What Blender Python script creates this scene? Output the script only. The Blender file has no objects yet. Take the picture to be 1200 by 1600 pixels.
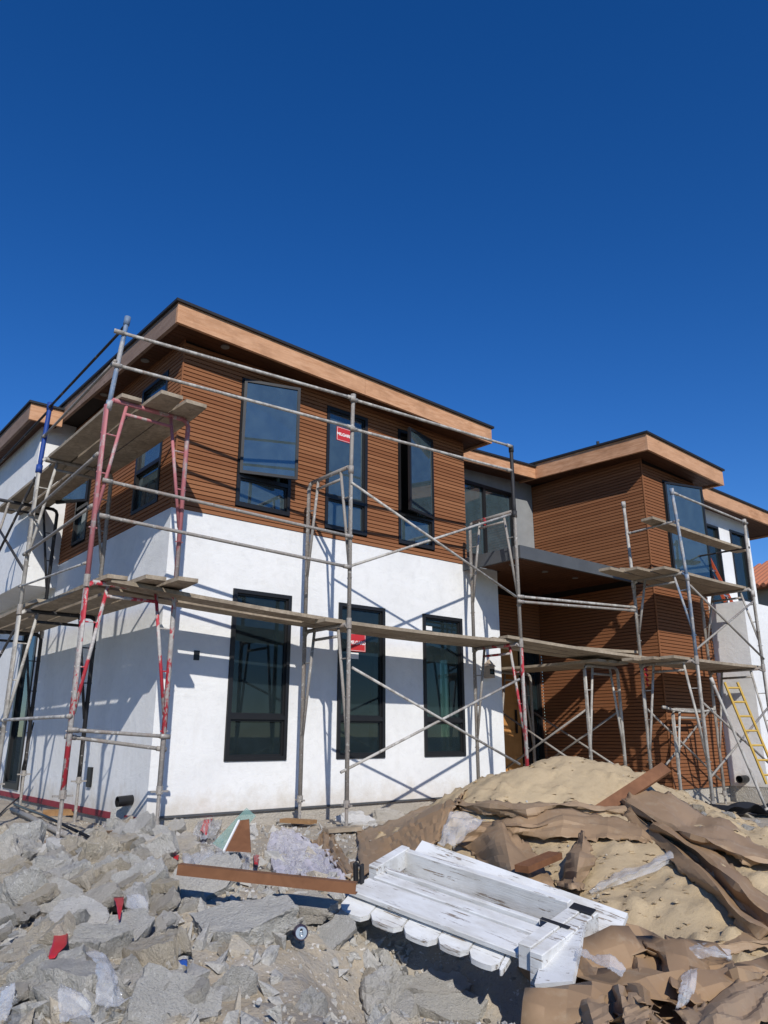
import bpy, bmesh, math, random
import numpy as np
from mathutils import Vector, Matrix, noise, Euler
sc = bpy.context.scene
COL = sc.collection
# ---------------------------------------------------------------- camera
CAM = np.array([-3.5436, -8.1588, 0.8056])
FPX = 1184.0
PITCH = math.atan(350.0 / FPX)
AZ = math.radians(50.2)
F = np.array([math.cos(AZ)*math.cos(PITCH), math.sin(AZ)*math.cos(PITCH), math.sin(PITCH)])
R = np.array([math.sin(AZ), -math.cos(AZ), 0.0])
U = np.cross(R, F)
FH = np.array([math.cos(AZ), math.sin(AZ), 0.0])
cd = bpy.data.cameras.new('camera'); cam = bpy.data.objects.new('camera', cd); COL.objects.link(cam)
cd.sensor_fit = 'VERTICAL'; cd.sensor_height = 32.0; cd.lens = 32.0*FPX/1600.0
cd.clip_start = 0.05; cd.clip_end = 3000
cam.matrix_world = Matrix(((R[0], U[0], -F[0], CAM[0]), (R[1], U[1], -F[1], CAM[1]), (R[2], U[2], -F[2], CAM[2]), (0, 0, 0, 1)))
sc.camera = cam
sc.render.resolution_x = 768; sc.render.resolution_y = 1024
# ---------------------------------------------------------------- light
SUND = Vector((0.52, 1.0, -0.735)).normalized()          # direction the light travels
elev = math.asin(-SUND.z)
sl = bpy.data.lights.new('sun', 'SUN'); sl.energy = 4.25; sl.angle = math.radians(0.53); sl.color = (1.0, 0.955, 0.89)
so = bpy.data.objects.new('sun', sl); COL.objects.link(so)
so.rotation_euler = SUND.to_track_quat('-Z', 'Y').to_euler()
w = bpy.data.worlds.new('World'); sc.world = w; w.use_nodes = True
wn = w.node_tree.nodes; wl = w.node_tree.links
sky = wn.new('ShaderNodeTexSky'); sky.sky_type = 'NISHITA'; sky.sun_disc = False
sky.sun_elevation = elev
sky.sun_rotation = math.atan2(-SUND.x, -SUND.y)
sky.altitude = 600; sky.air_density = 1.0; sky.dust_density = 0.0; sky.ozone_density = 5.0
wn['Background'].inputs['Strength'].default_value = 0.080
hs = wn.new('ShaderNodeHueSaturation'); hs.inputs['Hue'].default_value = 0.512; hs.inputs['Saturation'].default_value = 1.27; hs.inputs['Value'].default_value = 1.55   # the camera's vivid rendering of the clear sky
wl.new(sky.outputs[0], hs.inputs['Color']); wl.new(hs.outputs[0], wn['Background'].inputs['Color'])
sc.view_settings.view_transform = 'Standard'; sc.view_settings.look = 'None'
sc.view_settings.exposure = 0.0; sc.view_settings.gamma = 1.0
sc.view_settings.use_curve_mapping = False

# ---------------------------------------------------------------- view helpers (photo pixel -> point on a real plane)
def ray(px, py):
    d = (px-600)*R - (py-800)*U + FPX*F
    return d/np.linalg.norm(d)
def hit(px, py, axis, val):
    d = ray(px, py); t = (val-CAM[axis])/d[axis]
    return Vector(CAM + t*d)
def onY(px, py, y): return hit(px, py, 1, y)
def onX(px, py, x): return hit(px, py, 0, x)
def atv(px, py, v):
    d = ray(px, py); return Vector(CAM + d*(v/(d@FH)))
def uv2w(u, v): return (CAM[0]+FH[0]*v+R[0]*u, CAM[1]+FH[1]*v+R[1]*u)

# ---------------------------------------------------------------- materials
MATS = {}
def mat(name): return MATS[name]
class NT:
    def __init__(s, name):
        s.m = bpy.data.materials.new(name); s.m.use_nodes = True; MATS[name] = s.m
        s.t = s.m.node_tree; s.b = s.t.nodes['Principled BSDF']; s.out = s.t.nodes['Material Output']
    def n(s, typ, **kw):
        x = s.t.nodes.new(typ)
        for k, v in kw.items():
            if k in x.inputs: x.inputs[k].default_value = v
            else: setattr(x, k, v)
        return x
    def l(s, a, b): s.t.links.new(a, b)
    def coord(s, scale=(1,1,1), kind='Object', rot=(0,0,0)):
        tc = s.n('ShaderNodeTexCoord'); mp = s.n('ShaderNodeMapping')
        mp.inputs['Scale'].default_value = scale; mp.inputs['Rotation'].default_value = rot
        s.l(tc.outputs[kind], mp.inputs['Vector']); return mp.outputs[0]
    def noise(s, vec, scale, detail=4, rough=0.55, dist=0.0):
        x = s.n('ShaderNodeTexNoise'); x.inputs['Scale'].default_value = scale; x.inputs['Detail'].default_value = detail
        x.inputs['Roughness'].default_value = rough; x.inputs['Distortion'].default_value = dist
        if vec is not None: s.l(vec, x.inputs['Vector'])
        return x.outputs['Fac']
    def ramp(s, fac, stops, interp='LINEAR'):
        x = s.n('ShaderNodeValToRGB'); e = x.color_ramp.elements; x.color_ramp.interpolation = interp
        while len(e) < len(stops): e.new(0.5)
        for q, (p, c) in zip(e, stops): q.position = p; q.color = (c[0], c[1], c[2], 1) if not isinstance(c, (int, float)) else (c, c, c, 1)
        s.l(fac, x.inputs[0]); return x.outputs[0]
    def mix(s, a, b, fac, blend='MIX'):
        x = s.n('ShaderNodeMix'); x.data_type = 'RGBA'; x.blend_type = blend
        for sock, v in ((x.inputs[6], a), (x.inputs[7], b), (x.inputs[0], fac)):
            if isinstance(v, (tuple, list)): sock.default_value = (v[0], v[1], v[2], 1)
            elif isinstance(v, (int, float)): sock.default_value = v
            else: s.l(v, sock)
        return x.outputs[2]
    def bump(s, h, strength=0.3, dist=0.02, prev=None):
        x = s.n('ShaderNodeBump'); x.inputs['Strength'].default_value = strength; x.inputs['Distance'].default_value = dist
        s.l(h, x.inputs['Height'])
        if prev is not None: s.l(prev, x.inputs['Normal'])
        return x.outputs[0]
    def rand(s): return s.n('ShaderNodeObjectInfo').outputs['Random']
    def fin(s, col=None, rough=None, normal=None, spec=None):
        for k, v in (('Base Color', col), ('Roughness', rough), ('Normal', normal), ('Specular IOR Level', spec)):
            if v is None: continue
            if isinstance(v, tuple): s.b.inputs[k].default_value = (*v[:3], 1)
            elif isinstance(v, (int, float)): s.b.inputs[k].default_value = v
            else: s.l(v, s.b.inputs[k])
        return s.m

def splash(s, h):                       # dust splashed up the foot of the wall
    x = s.n('ShaderNodeMapRange'); x.inputs['From Min'].default_value = -0.42; x.inputs['From Max'].default_value = -0.12
    x.inputs['To Min'].default_value = 0.6; x.inputs['To Max'].default_value = 0.0; s.l(h, x.inputs['Value']); return x.outputs[0]
def m_stucco():
    s = NT('stucco'); c = s.coord()
    big = s.noise(c, 0.9, 5, 0.6); sm = s.noise(c, 7, 5, 0.65); fine = s.noise(c, 160, 3, 0.6)
    st = s.noise(s.coord((5, 5, 0.5)), 1.3, 4, 0.6)
    col = s.ramp(big, [(0.3, (0.66, 0.66, 0.645)), (0.6, (0.75, 0.75, 0.735)), (0.8, (0.77, 0.77, 0.755))])
    col = s.mix(col, (0.57, 0.57, 0.555), s.ramp(sm, [(0.50, 0.0), (0.78, 0.5)]))
    col = s.mix(col, (0.66, 0.64, 0.60), s.ramp(st, [(0.58, 0.0), (0.8, 0.35)]))
    sp = s.n('ShaderNodeSeparateXYZ'); s.l(c, sp.inputs[0]); ad = s.n('ShaderNodeMath', operation='ADD'); s.l(sp.outputs['Z'], ad.inputs[0])
    mu = s.n('ShaderNodeMath', operation='MULTIPLY'); s.l(s.noise(c, 5, 6, 0.7), mu.inputs[0]); mu.inputs[1].default_value = -0.75; s.l(mu.outputs[0], ad.inputs[1])
    col = s.mix(col, (0.50, 0.44, 0.35), splash(s, ad.outputs[0]))
    tr = s.noise(s.coord((1.0, 1.0, 1.6)), 3.2, 6, 0.7, 1.4)
    n = s.bump(tr, 0.35, 0.02); n = s.bump(sm, 0.25, 0.02, n); n = s.bump(fine, 0.4, 0.004, n)
    s.fin(col, 0.92, n, 0.2)
m_stucco()
def m_siding():
    s = NT('siding'); c = s.coord((1.2, 1.2, 30)); r = s.rand()
    g = s.noise(c, 3.0, 5, 0.6, 0.4)
    col = s.mix((0.250, 0.105, 0.048), (0.170, 0.066, 0.029), g)
    col = s.mix(col, (0.29, 0.128, 0.06), s.ramp(r, [(0.1, 0.0), (1.0, 0.85)]))
    dust = s.noise(s.coord(), 2.3, 5, 0.6)
    col = s.mix(col, (0.26, 0.19, 0.13), s.ramp(dust, [(0.58, 0.0), (0.85, 0.15)]))
    s.fin(col, 0.78, s.bump(g, 0.15, 0.004), 0.12)
m_siding()
def m_lumber(name, a, b, grain=(2.0, 2.0, 26), knots=True, rough=0.75):
    s = NT(name); c = s.coord(grain, 'Object'); r = s.rand()
    g = s.noise(c, 2.0, 6, 0.65, 1.2); blot = s.noise(s.coord((1, 1, 2)), 2.6, 4, 0.6)
    col = s.mix(a, b, s.ramp(g, [(0.35, 0.0), (0.65, 1.0)]))
    col = s.mix(col, tuple(x*0.72 for x in b), s.ramp(blot, [(0.46, 0.0), (0.7, 0.75)]))
    if knots:
        v = s.n('ShaderNodeTexVoronoi'); v.inputs['Scale'].default_value = 2.6
        s.l(s.coord((1.1, 1.1, 1.8)), v.inputs['Vector'])
        col = s.mix(col, tuple(x*0.35 for x in b), s.ramp(v.outputs['Distance'], [(0.03, 0.9), (0.09, 0.0)]))
    col = s.mix(col, tuple(x*0.75 for x in a), s.ramp(r, [(0.0, 0.0), (1.0, 0.5)]))
    s.fin(col, rough, s.bump(g, 0.25, 0.004), 0.25)
m_lumber('fascia', (0.64, 0.37, 0.215), (0.46, 0.225, 0.11), (1.3, 1.3, 11))
m_lumber('fascia_greybrown', (0.30, 0.21, 0.16), (0.22, 0.145, 0.105), (1.3, 1.3, 11))  # grey-brown left boards, darker than the front fascia
m_lumber('scaffold_plank', (0.42, 0.35, 0.26), (0.22, 0.175, 0.125), (6, 6, 6), False, 0.9)
m_lumber('scrap_wood', (0.36, 0.21, 0.10), (0.25, 0.14, 0.06), (6, 6, 6), False)
m_lumber('brown_board', (0.23, 0.105, 0.05), (0.17, 0.075, 0.035), (6, 6, 6), False, 0.6)
m_lumber('door_wood', (0.55, 0.27, 0.09), (0.42, 0.19, 0.06), (12, 12, 1.0), False, 0.5)
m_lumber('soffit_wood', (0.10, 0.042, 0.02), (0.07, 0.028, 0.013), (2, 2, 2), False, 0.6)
def m_plain(name, col, rough=0.6, metal=0.0, nscale=6.0, var=0.25, spec=0.4, bump=0.1):
    s = NT(name); g = s.noise(s.coord(), nscale, 5, 0.6)
    c = s.mix(col, tuple(x*(1-var) for x in col), g)
    s.b.inputs['Metallic'].default_value = metal
    s.fin(c, rough, s.bump(g, bump, 0.01), spec)
m_plain('flashing', (0.018, 0.018, 0.02), 0.6)
m_plain('black_frame', (0.014, 0.014, 0.015), 0.42)
m_plain('dark_metal', (0.10, 0.105, 0.11), 0.5, 0.0, 3.0, 0.5)
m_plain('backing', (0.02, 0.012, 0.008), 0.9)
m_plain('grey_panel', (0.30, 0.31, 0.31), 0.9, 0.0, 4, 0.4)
m_plain('interior', (0.30, 0.31, 0.30), 0.9)
m_plain('black_plastic', (0.012, 0.012, 0.013), 0.4)
m_plain('red_strip', (0.33, 0.03, 0.045), 0.6, 0, 8, 0.6)
m_plain('red_plastic', (0.55, 0.03, 0.04), 0.4, 0, 12, 0.35)
m_plain('sticker_red', (0.50, 0.03, 0.035), 0.5, 0, 3, 0.1)
m_plain('sticker_white', (0.8, 0.8, 0.78), 0.6, 0, 3, 0.05)
m_plain('yellow_paint', (0.60, 0.38, 0.06), 0.5, 0, 14, 0.4)
m_plain('orange_fiberglass', (0.50, 0.09, 0.03), 0.5)
m_plain('green_jamb', (0.30, 0.40, 0.33), 0.7)
m_plain('can_purple', (0.06, 0.045, 0.09), 0.3, 0.3)
m_plain('aluminium', (0.6, 0.6, 0.62), 0.3, 1.0)
m_plain('blue_plastic', (0.02, 0.10, 0.40), 0.4)
m_plain('dark_cloth', (0.012, 0.014, 0.02), 0.95)
m_plain('tan_wall', (0.45, 0.36, 0.27), 0.9)
m_plain('light_lens', (0.22, 0.22, 0.21), 0.4)
def m_tile():
    s = NT('clay_tile'); r = s.rand(); g = s.noise(s.coord(), 5, 4)
    s.fin(s.mix(s.mix((0.42, 0.13, 0.06), (0.30, 0.09, 0.05), g), (0.5, 0.2, 0.1), r), 0.85)
m_tile()
def m_conc(name, a, b, white=0.5, sc_=1.0):
    s = NT(name); c = s.coord(); r = s.rand()
    big = s.noise(c, 3.5*sc_, 6, 0.65); fine = s.noise(c, 45*sc_, 6, 0.7); sp = s.noise(c, 17*sc_, 3, 0.5, 0.6)
    col = s.mix(a, b, s.ramp(big, [(0.3, 0.0), (0.7, 1.0)]))
    col = s.mix(col, tuple(x*0.5 for x in a), s.ramp(fine, [(0.50, 0.0), (0.74, 0.55)]))
    vo = s.n('ShaderNodeTexVoronoi'); vo.inputs['Scale'].default_value = 34*sc_; s.l(c, vo.inputs['Vector'])
    col = s.mix(col, tuple(min(.8, x*1.45) for x in b), s.ramp(vo.outputs['Distance'], [(0.10, 0.55), (0.24, 0.0)]))
    col = s.mix(col, (0.74, 0.73, 0.69), s.ramp(sp, [(0.64, 0.0), (0.68, white)]))
    geo = s.n('ShaderNodeNewGeometry'); sx = s.n('ShaderNodeSeparateXYZ'); s.l(geo.outputs['Normal'], sx.inputs[0])
    dm = s.ramp(sx.outputs['Z'], [(0.55, 0.0), (0.95, 1.0)]); dn = s.ramp(s.noise(c, 7*sc_, 5, 0.7), [(0.4, 0.0), (0.65, 0.6)])
    col = s.mix(col, (0.52, 0.49, 0.43), s.mix((0, 0, 0), dn, dm))
    tint = s.mix((0.51, 0.49, 0.45), (0.47, 0.39, 0.29), s.ramp(r, [(0.55, 0.0), (1.0, 0.8)]))
    col = s.mix(col, tint, s.ramp(r, [(0.0, 0.05), (1.0, 0.45)]))
    n = s.bump(big, 0.5, 0.05); n = s.bump(fine, 0.9, 0.03, n)
    s.fin(col, 0.95, n, 0.15)
m_conc('concrete', (0.44, 0.425, 0.385), (0.58, 0.56, 0.51))
m_conc('concrete_tan', (0.45, 0.385, 0.285), (0.56, 0.49, 0.38))
m_conc('plaster_white', (0.66, 0.65, 0.62), (0.74, 0.73, 0.71), 0.6)
m_conc('foundation', (0.40, 0.37, 0.31), (0.50, 0.47, 0.41), 0.3)
def m_ground():
    s = NT('ground'); c = s.coord()
    big = s.noise(c, 0.8, 6, 0.65); mid = s.noise(c, 9, 6, 0.7); fine = s.noise(c, 60, 5, 0.7); sp = s.noise(c, 38, 2, 0.5, 0.5)
    col = s.mix((0.39, 0.325, 0.24), (0.47, 0.405, 0.31), big)
    col = s.mix(col, (0.35, 0.33, 0.295), s.ramp(mid, [(0.42, 0.0), (0.62, 0.75)]))
    col = s.mix(col, (0.17, 0.145, 0.115), s.ramp(fine, [(0.52, 0.0), (0.8, 0.6)]))
    col = s.mix(col, (0.72, 0.69, 0.64), s.ramp(sp, [(0.66, 0.0), (0.70, 0.7)]))
    n = s.bump(mid, 0.6, 0.04); n = s.bump(fine, 0.8, 0.012, n)
    s.fin(col, 0.97, n, 0.1)
m_ground()
m_plain('asphalt', (0.055, 0.055, 0.056), 0.9, 0, 30, 0.4)
m_plain('far_earth', (0.07, 0.068, 0.052), 0.95, 0, 0.3, 0.5)
def m_sand():
    s = NT('sand'); c = s.coord()
    big = s.noise(c, 1.4, 6, 0.65); mid = s.noise(c, 14, 6, 0.7); fine = s.noise(c, 110, 4, 0.75)
    col = s.mix((0.47, 0.36, 0.215), (0.55, 0.43, 0.27), big)
    col = s.mix(col, (0.34, 0.25, 0.145), s.ramp(mid, [(0.5, 0.0), (0.78, 0.5)]))
    col = s.mix(col, (0.28, 0.205, 0.12), s.ramp(fine, [(0.55, 0.0), (0.8, 0.6)]))
    n = s.bump(mid, 0.35, 0.03); n = s.bump(fine, 0.7, 0.008, n)
    s.fin(col, 0.97, n, 0.1)
m_sand()
def m_paper():
    s = NT('kraft_paper'); c = s.coord(); r = s.rand()
    big = s.noise(c, 2.2, 5, 0.6); cr = s.noise(c, 20, 4, 0.6, 1.5)
    col = s.mix((0.33, 0.215, 0.12), (0.26, 0.165, 0.09), big)
    col = s.mix(col, (0.33, 0.235, 0.15), s.ramp(r, [(0.0, 0.0), (1.0, 0.8)]))
    col = s.mix(col, (0.50, 0.42, 0.30), s.ramp(s.noise(c, 8, 6, 0.7), [(0.55, 0.0), (0.75, 0.35)]))
    col = s.mix(col, (0.20, 0.12, 0.065), s.ramp(s.noise(c, 3.5, 5, 0.65), [(0.55, 0.0), (0.8, 0.45)]))
    s.fin(col, 0.55, s.bump(s.noise(c, 6, 3, 0.5, 0.8), 0.25, 0.02), 0.3)
m_paper()
def m_white_peel():
    s = NT('peeling_white_paint'); r = s.rand()
    g = s.noise(s.coord((0.7, 14, 14)), 5.0, 7, 0.72, 0.5); d = s.noise(s.coord(), 5, 6, 0.65); fine = s.noise(s.coord((3, 60, 60)), 3, 5, 0.65); st = s.noise(s.coord((1.5, 4, 4)), 3, 5, 0.6)
    sm = s.n('ShaderNodeMath', operation='ADD'); s.l(g, sm.inputs[0]); m2 = s.n('ShaderNodeMath', operation='MULTIPLY'); s.l(d, m2.inputs[0]); m2.inputs[1].default_value = 0.5; s.l(m2.outputs[0], sm.inputs[1])
    msk = s.ramp(sm.outputs[0], [(0.85, 0.0), (0.87, 1.0)]); inv = s.ramp(sm.outputs[0], [(0.85, 1.0), (0.87, 0.0)])
    col = s.mix((0.66, 0.665, 0.655), (0.45, 0.43, 0.39), s.ramp(st, [(0.42, 0.0), (0.72, 0.8)]))
    col = s.mix(col, (0.42, 0.40, 0.36), s.ramp(fine, [(0.58, 0.0), (0.75, 0.45)]))
    col = s.mix(col, s.mix((0.34, 0.28, 0.22), (0.19, 0.15, 0.12), fine), msk)
    s.fin(col, 0.8, s.bump(fine, 0.35, 0.006, s.bump(inv, 0.6, 0.006)), 0.25)
m_white_peel()
def m_tube(name, paint, steel=(0.37, 0.35, 0.32), lo=0.42, hi=0.52, rough=0.6):
    s = NT(name); c = s.coord((1, 1, 0.45)); r = s.rand()
    p = s.noise(c, 9, 5, 0.65); big = s.noise(s.coord(), 1.7, 3, 0.5); sp = s.noise(s.coord(), 26, 4, 0.6); rust = s.noise(s.coord((1, 1, 0.6)), 5, 5, 0.65)
    st = s.mix(steel, tuple(x*0.6 for x in steel), s.ramp(sp, [(0.4, 0.0), (0.7, 1.0)]))
    st = s.mix(st, (0.17, 0.085, 0.045), s.ramp(rust, [(0.55, 0.0), (0.75, 0.6)]))
    st = s.mix(st, (0.60, 0.58, 0.54), s.ramp(sp, [(0.58, 0.0), (0.66, 0.65)]))
    add = s.n('ShaderNodeMath', operation='ADD'); s.l(p, add.inputs[0])
    mul = s.n('ShaderNodeMath', operation='MULTIPLY'); s.l(big, mul.inputs[0]); mul.inputs[1].default_value = 0.35
    sub = s.n('ShaderNodeMath', operation='SUBTRACT'); s.l(mul.outputs[0], sub.inputs[0]); sub.inputs[1].default_value = 0.17
    s.l(sub.outputs[0], add.inputs[1])
    col = s.mix(paint, st, s.ramp(add.outputs[0], [(lo, 0.0), (hi, 1.0)]))
    s.fin(col, rough, s.bump(sp, 0.3, 0.004), 0.35)
m_tube('tube_grey', (0.28, 0.255, 0.225), (0.30, 0.275, 0.245), lo=0.3, hi=0.5)
m_tube('tube_pale', (0.46, 0.44, 0.40), (0.34, 0.315, 0.28), lo=0.45, hi=0.55)
m_tube('tube_red', (0.42, 0.035, 0.05), (0.46, 0.43, 0.40), lo=0.46, hi=0.50)
m_tube('tube_pink', (0.42, 0.15, 0.16), (0.44, 0.36, 0.34), lo=0.52, hi=0.60)
m_tube('tube_blue', (0.012, 0.05, 0.24), (0.16, 0.20, 0.28), lo=0.66, hi=0.72)
m_tube('tube_bluegrey', (0.14, 0.20, 0.29), (0.38, 0.38, 0.38), lo=0.46, hi=0.53)
m_tube('tube_black', (0.025, 0.025, 0.027), (0.12, 0.11, 0.10), lo=0.60, hi=0.66)
def m_glass(name, ior, tint, dust_sky=0.05):
    s = NT(name); t = s.t
    t.nodes.remove(s.b)
    tr = s.n('ShaderNodeBsdfTransparent'); tr.inputs[0].default_value = (*tint, 1)
    gl = s.n('ShaderNodeBsdfGlossy'); gl.inputs['Roughness'].default_value = 0.015; gl.inputs[0].default_value = (0.88, 0.96, 1, 1)
    df = s.n('ShaderNodeBsdfDiffuse'); df.inputs[0].default_value = (0.30, 0.46, 0.53, 1)  # teal of reflected sky painted into the dust layer
    fr = s.n('ShaderNodeFresnel'); fr.inputs[0].default_value = ior
    wob = s.noise(s.coord(), 1.6, 2, 0.4); nb = s.bump(wob, 0.006, 0.05); s.l(nb, gl.inputs['Normal'])
    dust = s.noise(s.coord(), 5.0, 7, 0.7)
    m1 = s.n('ShaderNodeMixShader'); s.l(fr.outputs[0], m1.inputs[0]); s.l(tr.outputs[0], m1.inputs[1]); s.l(gl.outputs[0], m1.inputs[2])
    m2 = s.n('ShaderNodeMixShader'); s.l(s.ramp(dust, [(0.4, dust_sky*.6), (0.8, dust_sky)]), m2.inputs[0]); s.l(m1.outputs[0], m2.inputs[1]); s.l(df.outputs[0], m2.inputs[2])
    s.l(m2.outputs[0], s.out.inputs[0])
m_glass('window_glass', 1.42, (0.22, 0.29, 0.27)); m_glass('coated_glass', 2.25, (0.26, 0.34, 0.34), 0.17)
def m_film(name, tint, op):
    s = NT(name); t = s.t
    tr = s.n('ShaderNodeBsdfTransparent'); cr = s.noise(s.coord(), 7, 3, 0.5, 1.6)
    s.fin(tint, 0.12, s.bump(cr, 0.45, 0.02), 1.0)
    lw = s.n('ShaderNodeLayerWeight'); lw.inputs[0].default_value = 0.4
    f = s.mix(s.ramp(lw.outputs['Facing'], [(0.0, op), (1.0, min(1, op+0.32))]), (1, 1, 1), s.ramp(cr, [(0.60, 0.0), (0.75, 0.15)]))
    m = s.n('ShaderNodeMixShader'); s.l(f, m.inputs[0]); s.l(tr.outputs[0], m.inputs[1]); s.l(s.b.outputs[0], m.inputs[2]); s.l(m.outputs[0], s.out.inputs[0])
m_film('clear_plastic', (0.78, 0.79, 0.80), 0.12)
m_film('lavender_plastic', (0.72, 0.69, 0.75), 0.36)
m_film('sheet_glass', (0.25, 0.42, 0.36), 0.30)

# ---------------------------------------------------------------- mesh builder
def new_obj(name, me, m=None, parent=None):
    o = bpy.data.objects.new(name, me); COL.objects.link(o)
    if m and me is not None and not me.materials: me.materials.append(mat(m))
    if parent is not None: o.parent = parent
    return o
def tag(o, label=None, cat=None, group=None, kind=None):
    if label: o['label'] = label
    if cat: o['category'] = cat
    if group: o['group'] = group
    if kind: o['kind'] = kind
    return o
def empty(name, loc, label, cat, group=None):
    o = bpy.data.objects.new(name, None); o.empty_display_size = 0.1; COL.objects.link(o); o.location = loc
    return tag(o, label, cat, group)
class MB:
    def __init__(s): s.v = []; s.f = []
    def add(s, vs, fs):
        b = len(s.v); s.v += [tuple(p) for p in vs]; s.f += [tuple(b+i for i in q) for q in fs]; return s
    def box(s, x0, x1, y0, y1, z0, z1):
        return s.add([(x0,y0,z0),(x1,y0,z0),(x1,y1,z0),(x0,y1,z0),(x0,y0,z1),(x1,y0,z1),(x1,y1,z1),(x0,y1,z1)],
                     [(0,3,2,1),(4,5,6,7),(0,1,5,4),(1,2,6,5),(2,3,7,6),(3,0,4,7)])
    def bar(s, a, b, w, h, up=(0,0,1)):
        a = Vector(a); b = Vector(b); d = (b-a).normalized(); up = Vector(up)
        sx = d.cross(up); sx = sx.normalized() if sx.length > 1e-5 else Vector((1,0,0)); uz = sx.cross(d).normalized()
        P = [p+sx*i*w/2+uz*j*h/2 for p in (a, b) for i, j in ((-1,-1),(1,-1),(1,1),(-1,1))]
        return s.add(P, [(0,1,2,3),(7,6,5,4),(0,4,5,1),(1,5,6,2),(2,6,7,3),(3,7,4,0)])
    def tube(s, pts, r, n=8, caps=True):
        pts = [Vector(p) for p in pts]; rings = []
        base = len(s.v)
        for i, p in enumerate(pts):
            d = (pts[min(i+1, len(pts)-1)]-pts[max(i-1, 0)]).normalized()
            ref = Vector((0,0,1)) if abs(d.z) < 0.9 else Vector((1,0,0))
            x = d.cross(ref).normalized(); y = d.cross(x)
            rr = r[i] if isinstance(r, (list, tuple)) else r
            s.v += [tuple(p+x*math.cos(2*math.pi*k/n)*rr+y*math.sin(2*math.pi*k/n)*rr) for k in range(n)]
        for i in range(len(pts)-1):
            for k in range(n):
                a = base+i*n+k; b = base+i*n+(k+1) % n
                s.f.append((a, b, b+n, a+n))
        if caps:
            s.f.append(tuple(base+k for k in range(n-1, -1, -1))); e = base+(len(pts)-1)*n
            s.f.append(tuple(e+k for k in range(n)))
        return s
    def mesh(s, name, smooth=False):
        me = bpy.data.meshes.new(name); me.from_pydata(s.v, [], s.f)
        bm = bmesh.new(); bm.from_mesh(me); bmesh.ops.recalc_face_normals(bm, faces=bm.faces); bm.to_mesh(me); bm.free()
        if smooth: me.polygons.foreach_set('use_smooth', [True]*len(me.polygons))
        return me
    def build(s, name, m, parent=None, smooth=False): return new_obj(name, s.mesh(name, smooth), m, parent)
def autosmooth(me, ang=40):
    me.polygons.foreach_set('use_smooth', [True]*len(me.polygons))
    try: me.set_sharp_from_angle(angle=math.radians(ang))
    except Exception: pass

def panel(axis, pos, thick, u0, u1, z0, z1, holes=(), out=-1):
    """wall slab with rectangular openings. axis 'Y': lies in x-z at y=pos, thickness grows away from `out` side."""
    us = sorted({u0, u1, *[h[0] for h in holes], *[h[1] for h in holes]}); zs = sorted({z0, z1, *[h[2] for h in holes], *[h[3] for h in holes]})
    us = [u for u in us if u0-1e-6 <= u <= u1+1e-6]; zs = [z for z in zs if z0-1e-6 <= z <= z1+1e-6]
    def solid(i, j):
        if i < 0 or j < 0 or i >= len(us)-1 or j >= len(zs)-1: return False
        cu = (us[i]+us[i+1])/2; cz = (zs[j]+zs[j+1])/2
        return not any(h[0] < cu < h[1] and h[2] < cz < h[3] for h in holes)
    mb = MB(); a = pos; b = pos - out*thick
    def P(u, t, z): return (u, t, z) if axis == 'Y' else (t, u, z)
    for i in range(len(us)-1):
        for j in range(len(zs)-1):
            if not solid(i, j): continue
            A, B, c, d = us[i], us[i+1], zs[j], zs[j+1]
            mb.add([P(A,a,c),P(B,a,c),P(B,a,d),P(A,a,d)], [(0,1,2,3)]); mb.add([P(A,b,c),P(B,b,c),P(B,b,d),P(A,b,d)], [(3,2,1,0)])
            for di, dj, q in ((-1,0,((A,c),(A,d))),(1,0,((B,c),(B,d))),(0,-1,((A,c),(B,c))),(0,1,((A,d),(B,d)))):
                if not solid(i+di, j+dj): mb.add([P(q[0][0],a,q[0][1]),P(q[1][0],a,q[1][1]),P(q[1][0],b,q[1][1]),P(q[0][0],b,q[0][1])], [(0,1,2,3)])
    me = mb.mesh('wall'); bm = bmesh.new(); bm.from_mesh(me); bmesh.ops.remove_doubles(bm, verts=bm.verts, dist=1e-5)
    bmesh.ops.recalc_face_normals(bm, faces=bm.faces); bm.to_mesh(me); bm.free(); return me
# ================================================================ GROUND AND SAND
VP = [-50, 0, 2.0, 2.8, 3.3, 3.9, 4.8, 5.5, 6.2, 7.0, 8.0, 3000]
ZP = [-.80, -.80, -.62, -.40, -.29, -.225, -.135, -.11, -.14, -.18, -.17, -.17]
def gbase(u, v):
    z = np.interp(v, VP, ZP)
    zr = np.interp(v, [-50, 1, 3.0, 5, 7, 3000], [-.8, -.75, -.42, -.32, -.25, -.25])
    k = np.clip((u-0.7)/1.2, 0, 1); k = k*k*(3-2*k)
    k2 = np.clip((np.abs(u+1.0)-3.2)/1.5, 0, 1)*np.clip((8-v)/3, 0, 1)
    pit = 0.42*np.exp(-((u-0.30)/0.58)**4-((v-4.12)/0.42)**2)
    mound = 0.17*np.exp(-((u+1.75)/0.75)**2-((v-6.15)/0.55)**2) + 0.07*np.exp(-((u+1.2)/1.3)**2-((v-5.0)/0.9)**2)
    return z*(1-k)+zr*k - 0.1*k2 - pit + mound
CONES = []
def cone(px, py, v, slope, r, dz=0.0):
    p = atv(px, py, v); CONES.append((p.x, p.y, p.z+dz, slope, r))
cone(885, 1190, 7.5, 0.56, 0.30, 0.07); cone(805, 1215, 7.3, 0.60, 0.3, 0.03); cone(970, 1222, 7.2, 0.55, 0.35, 0.04)
cone(1060, 1300, 6.1, 0.38, 0.5); cone(1190, 1315, 6.0, 0.40, 0.5); cone(960, 1330, 6.0, 0.40, 0.5); cone(1090, 1395, 5.0, 0.36, 0.5)
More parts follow.
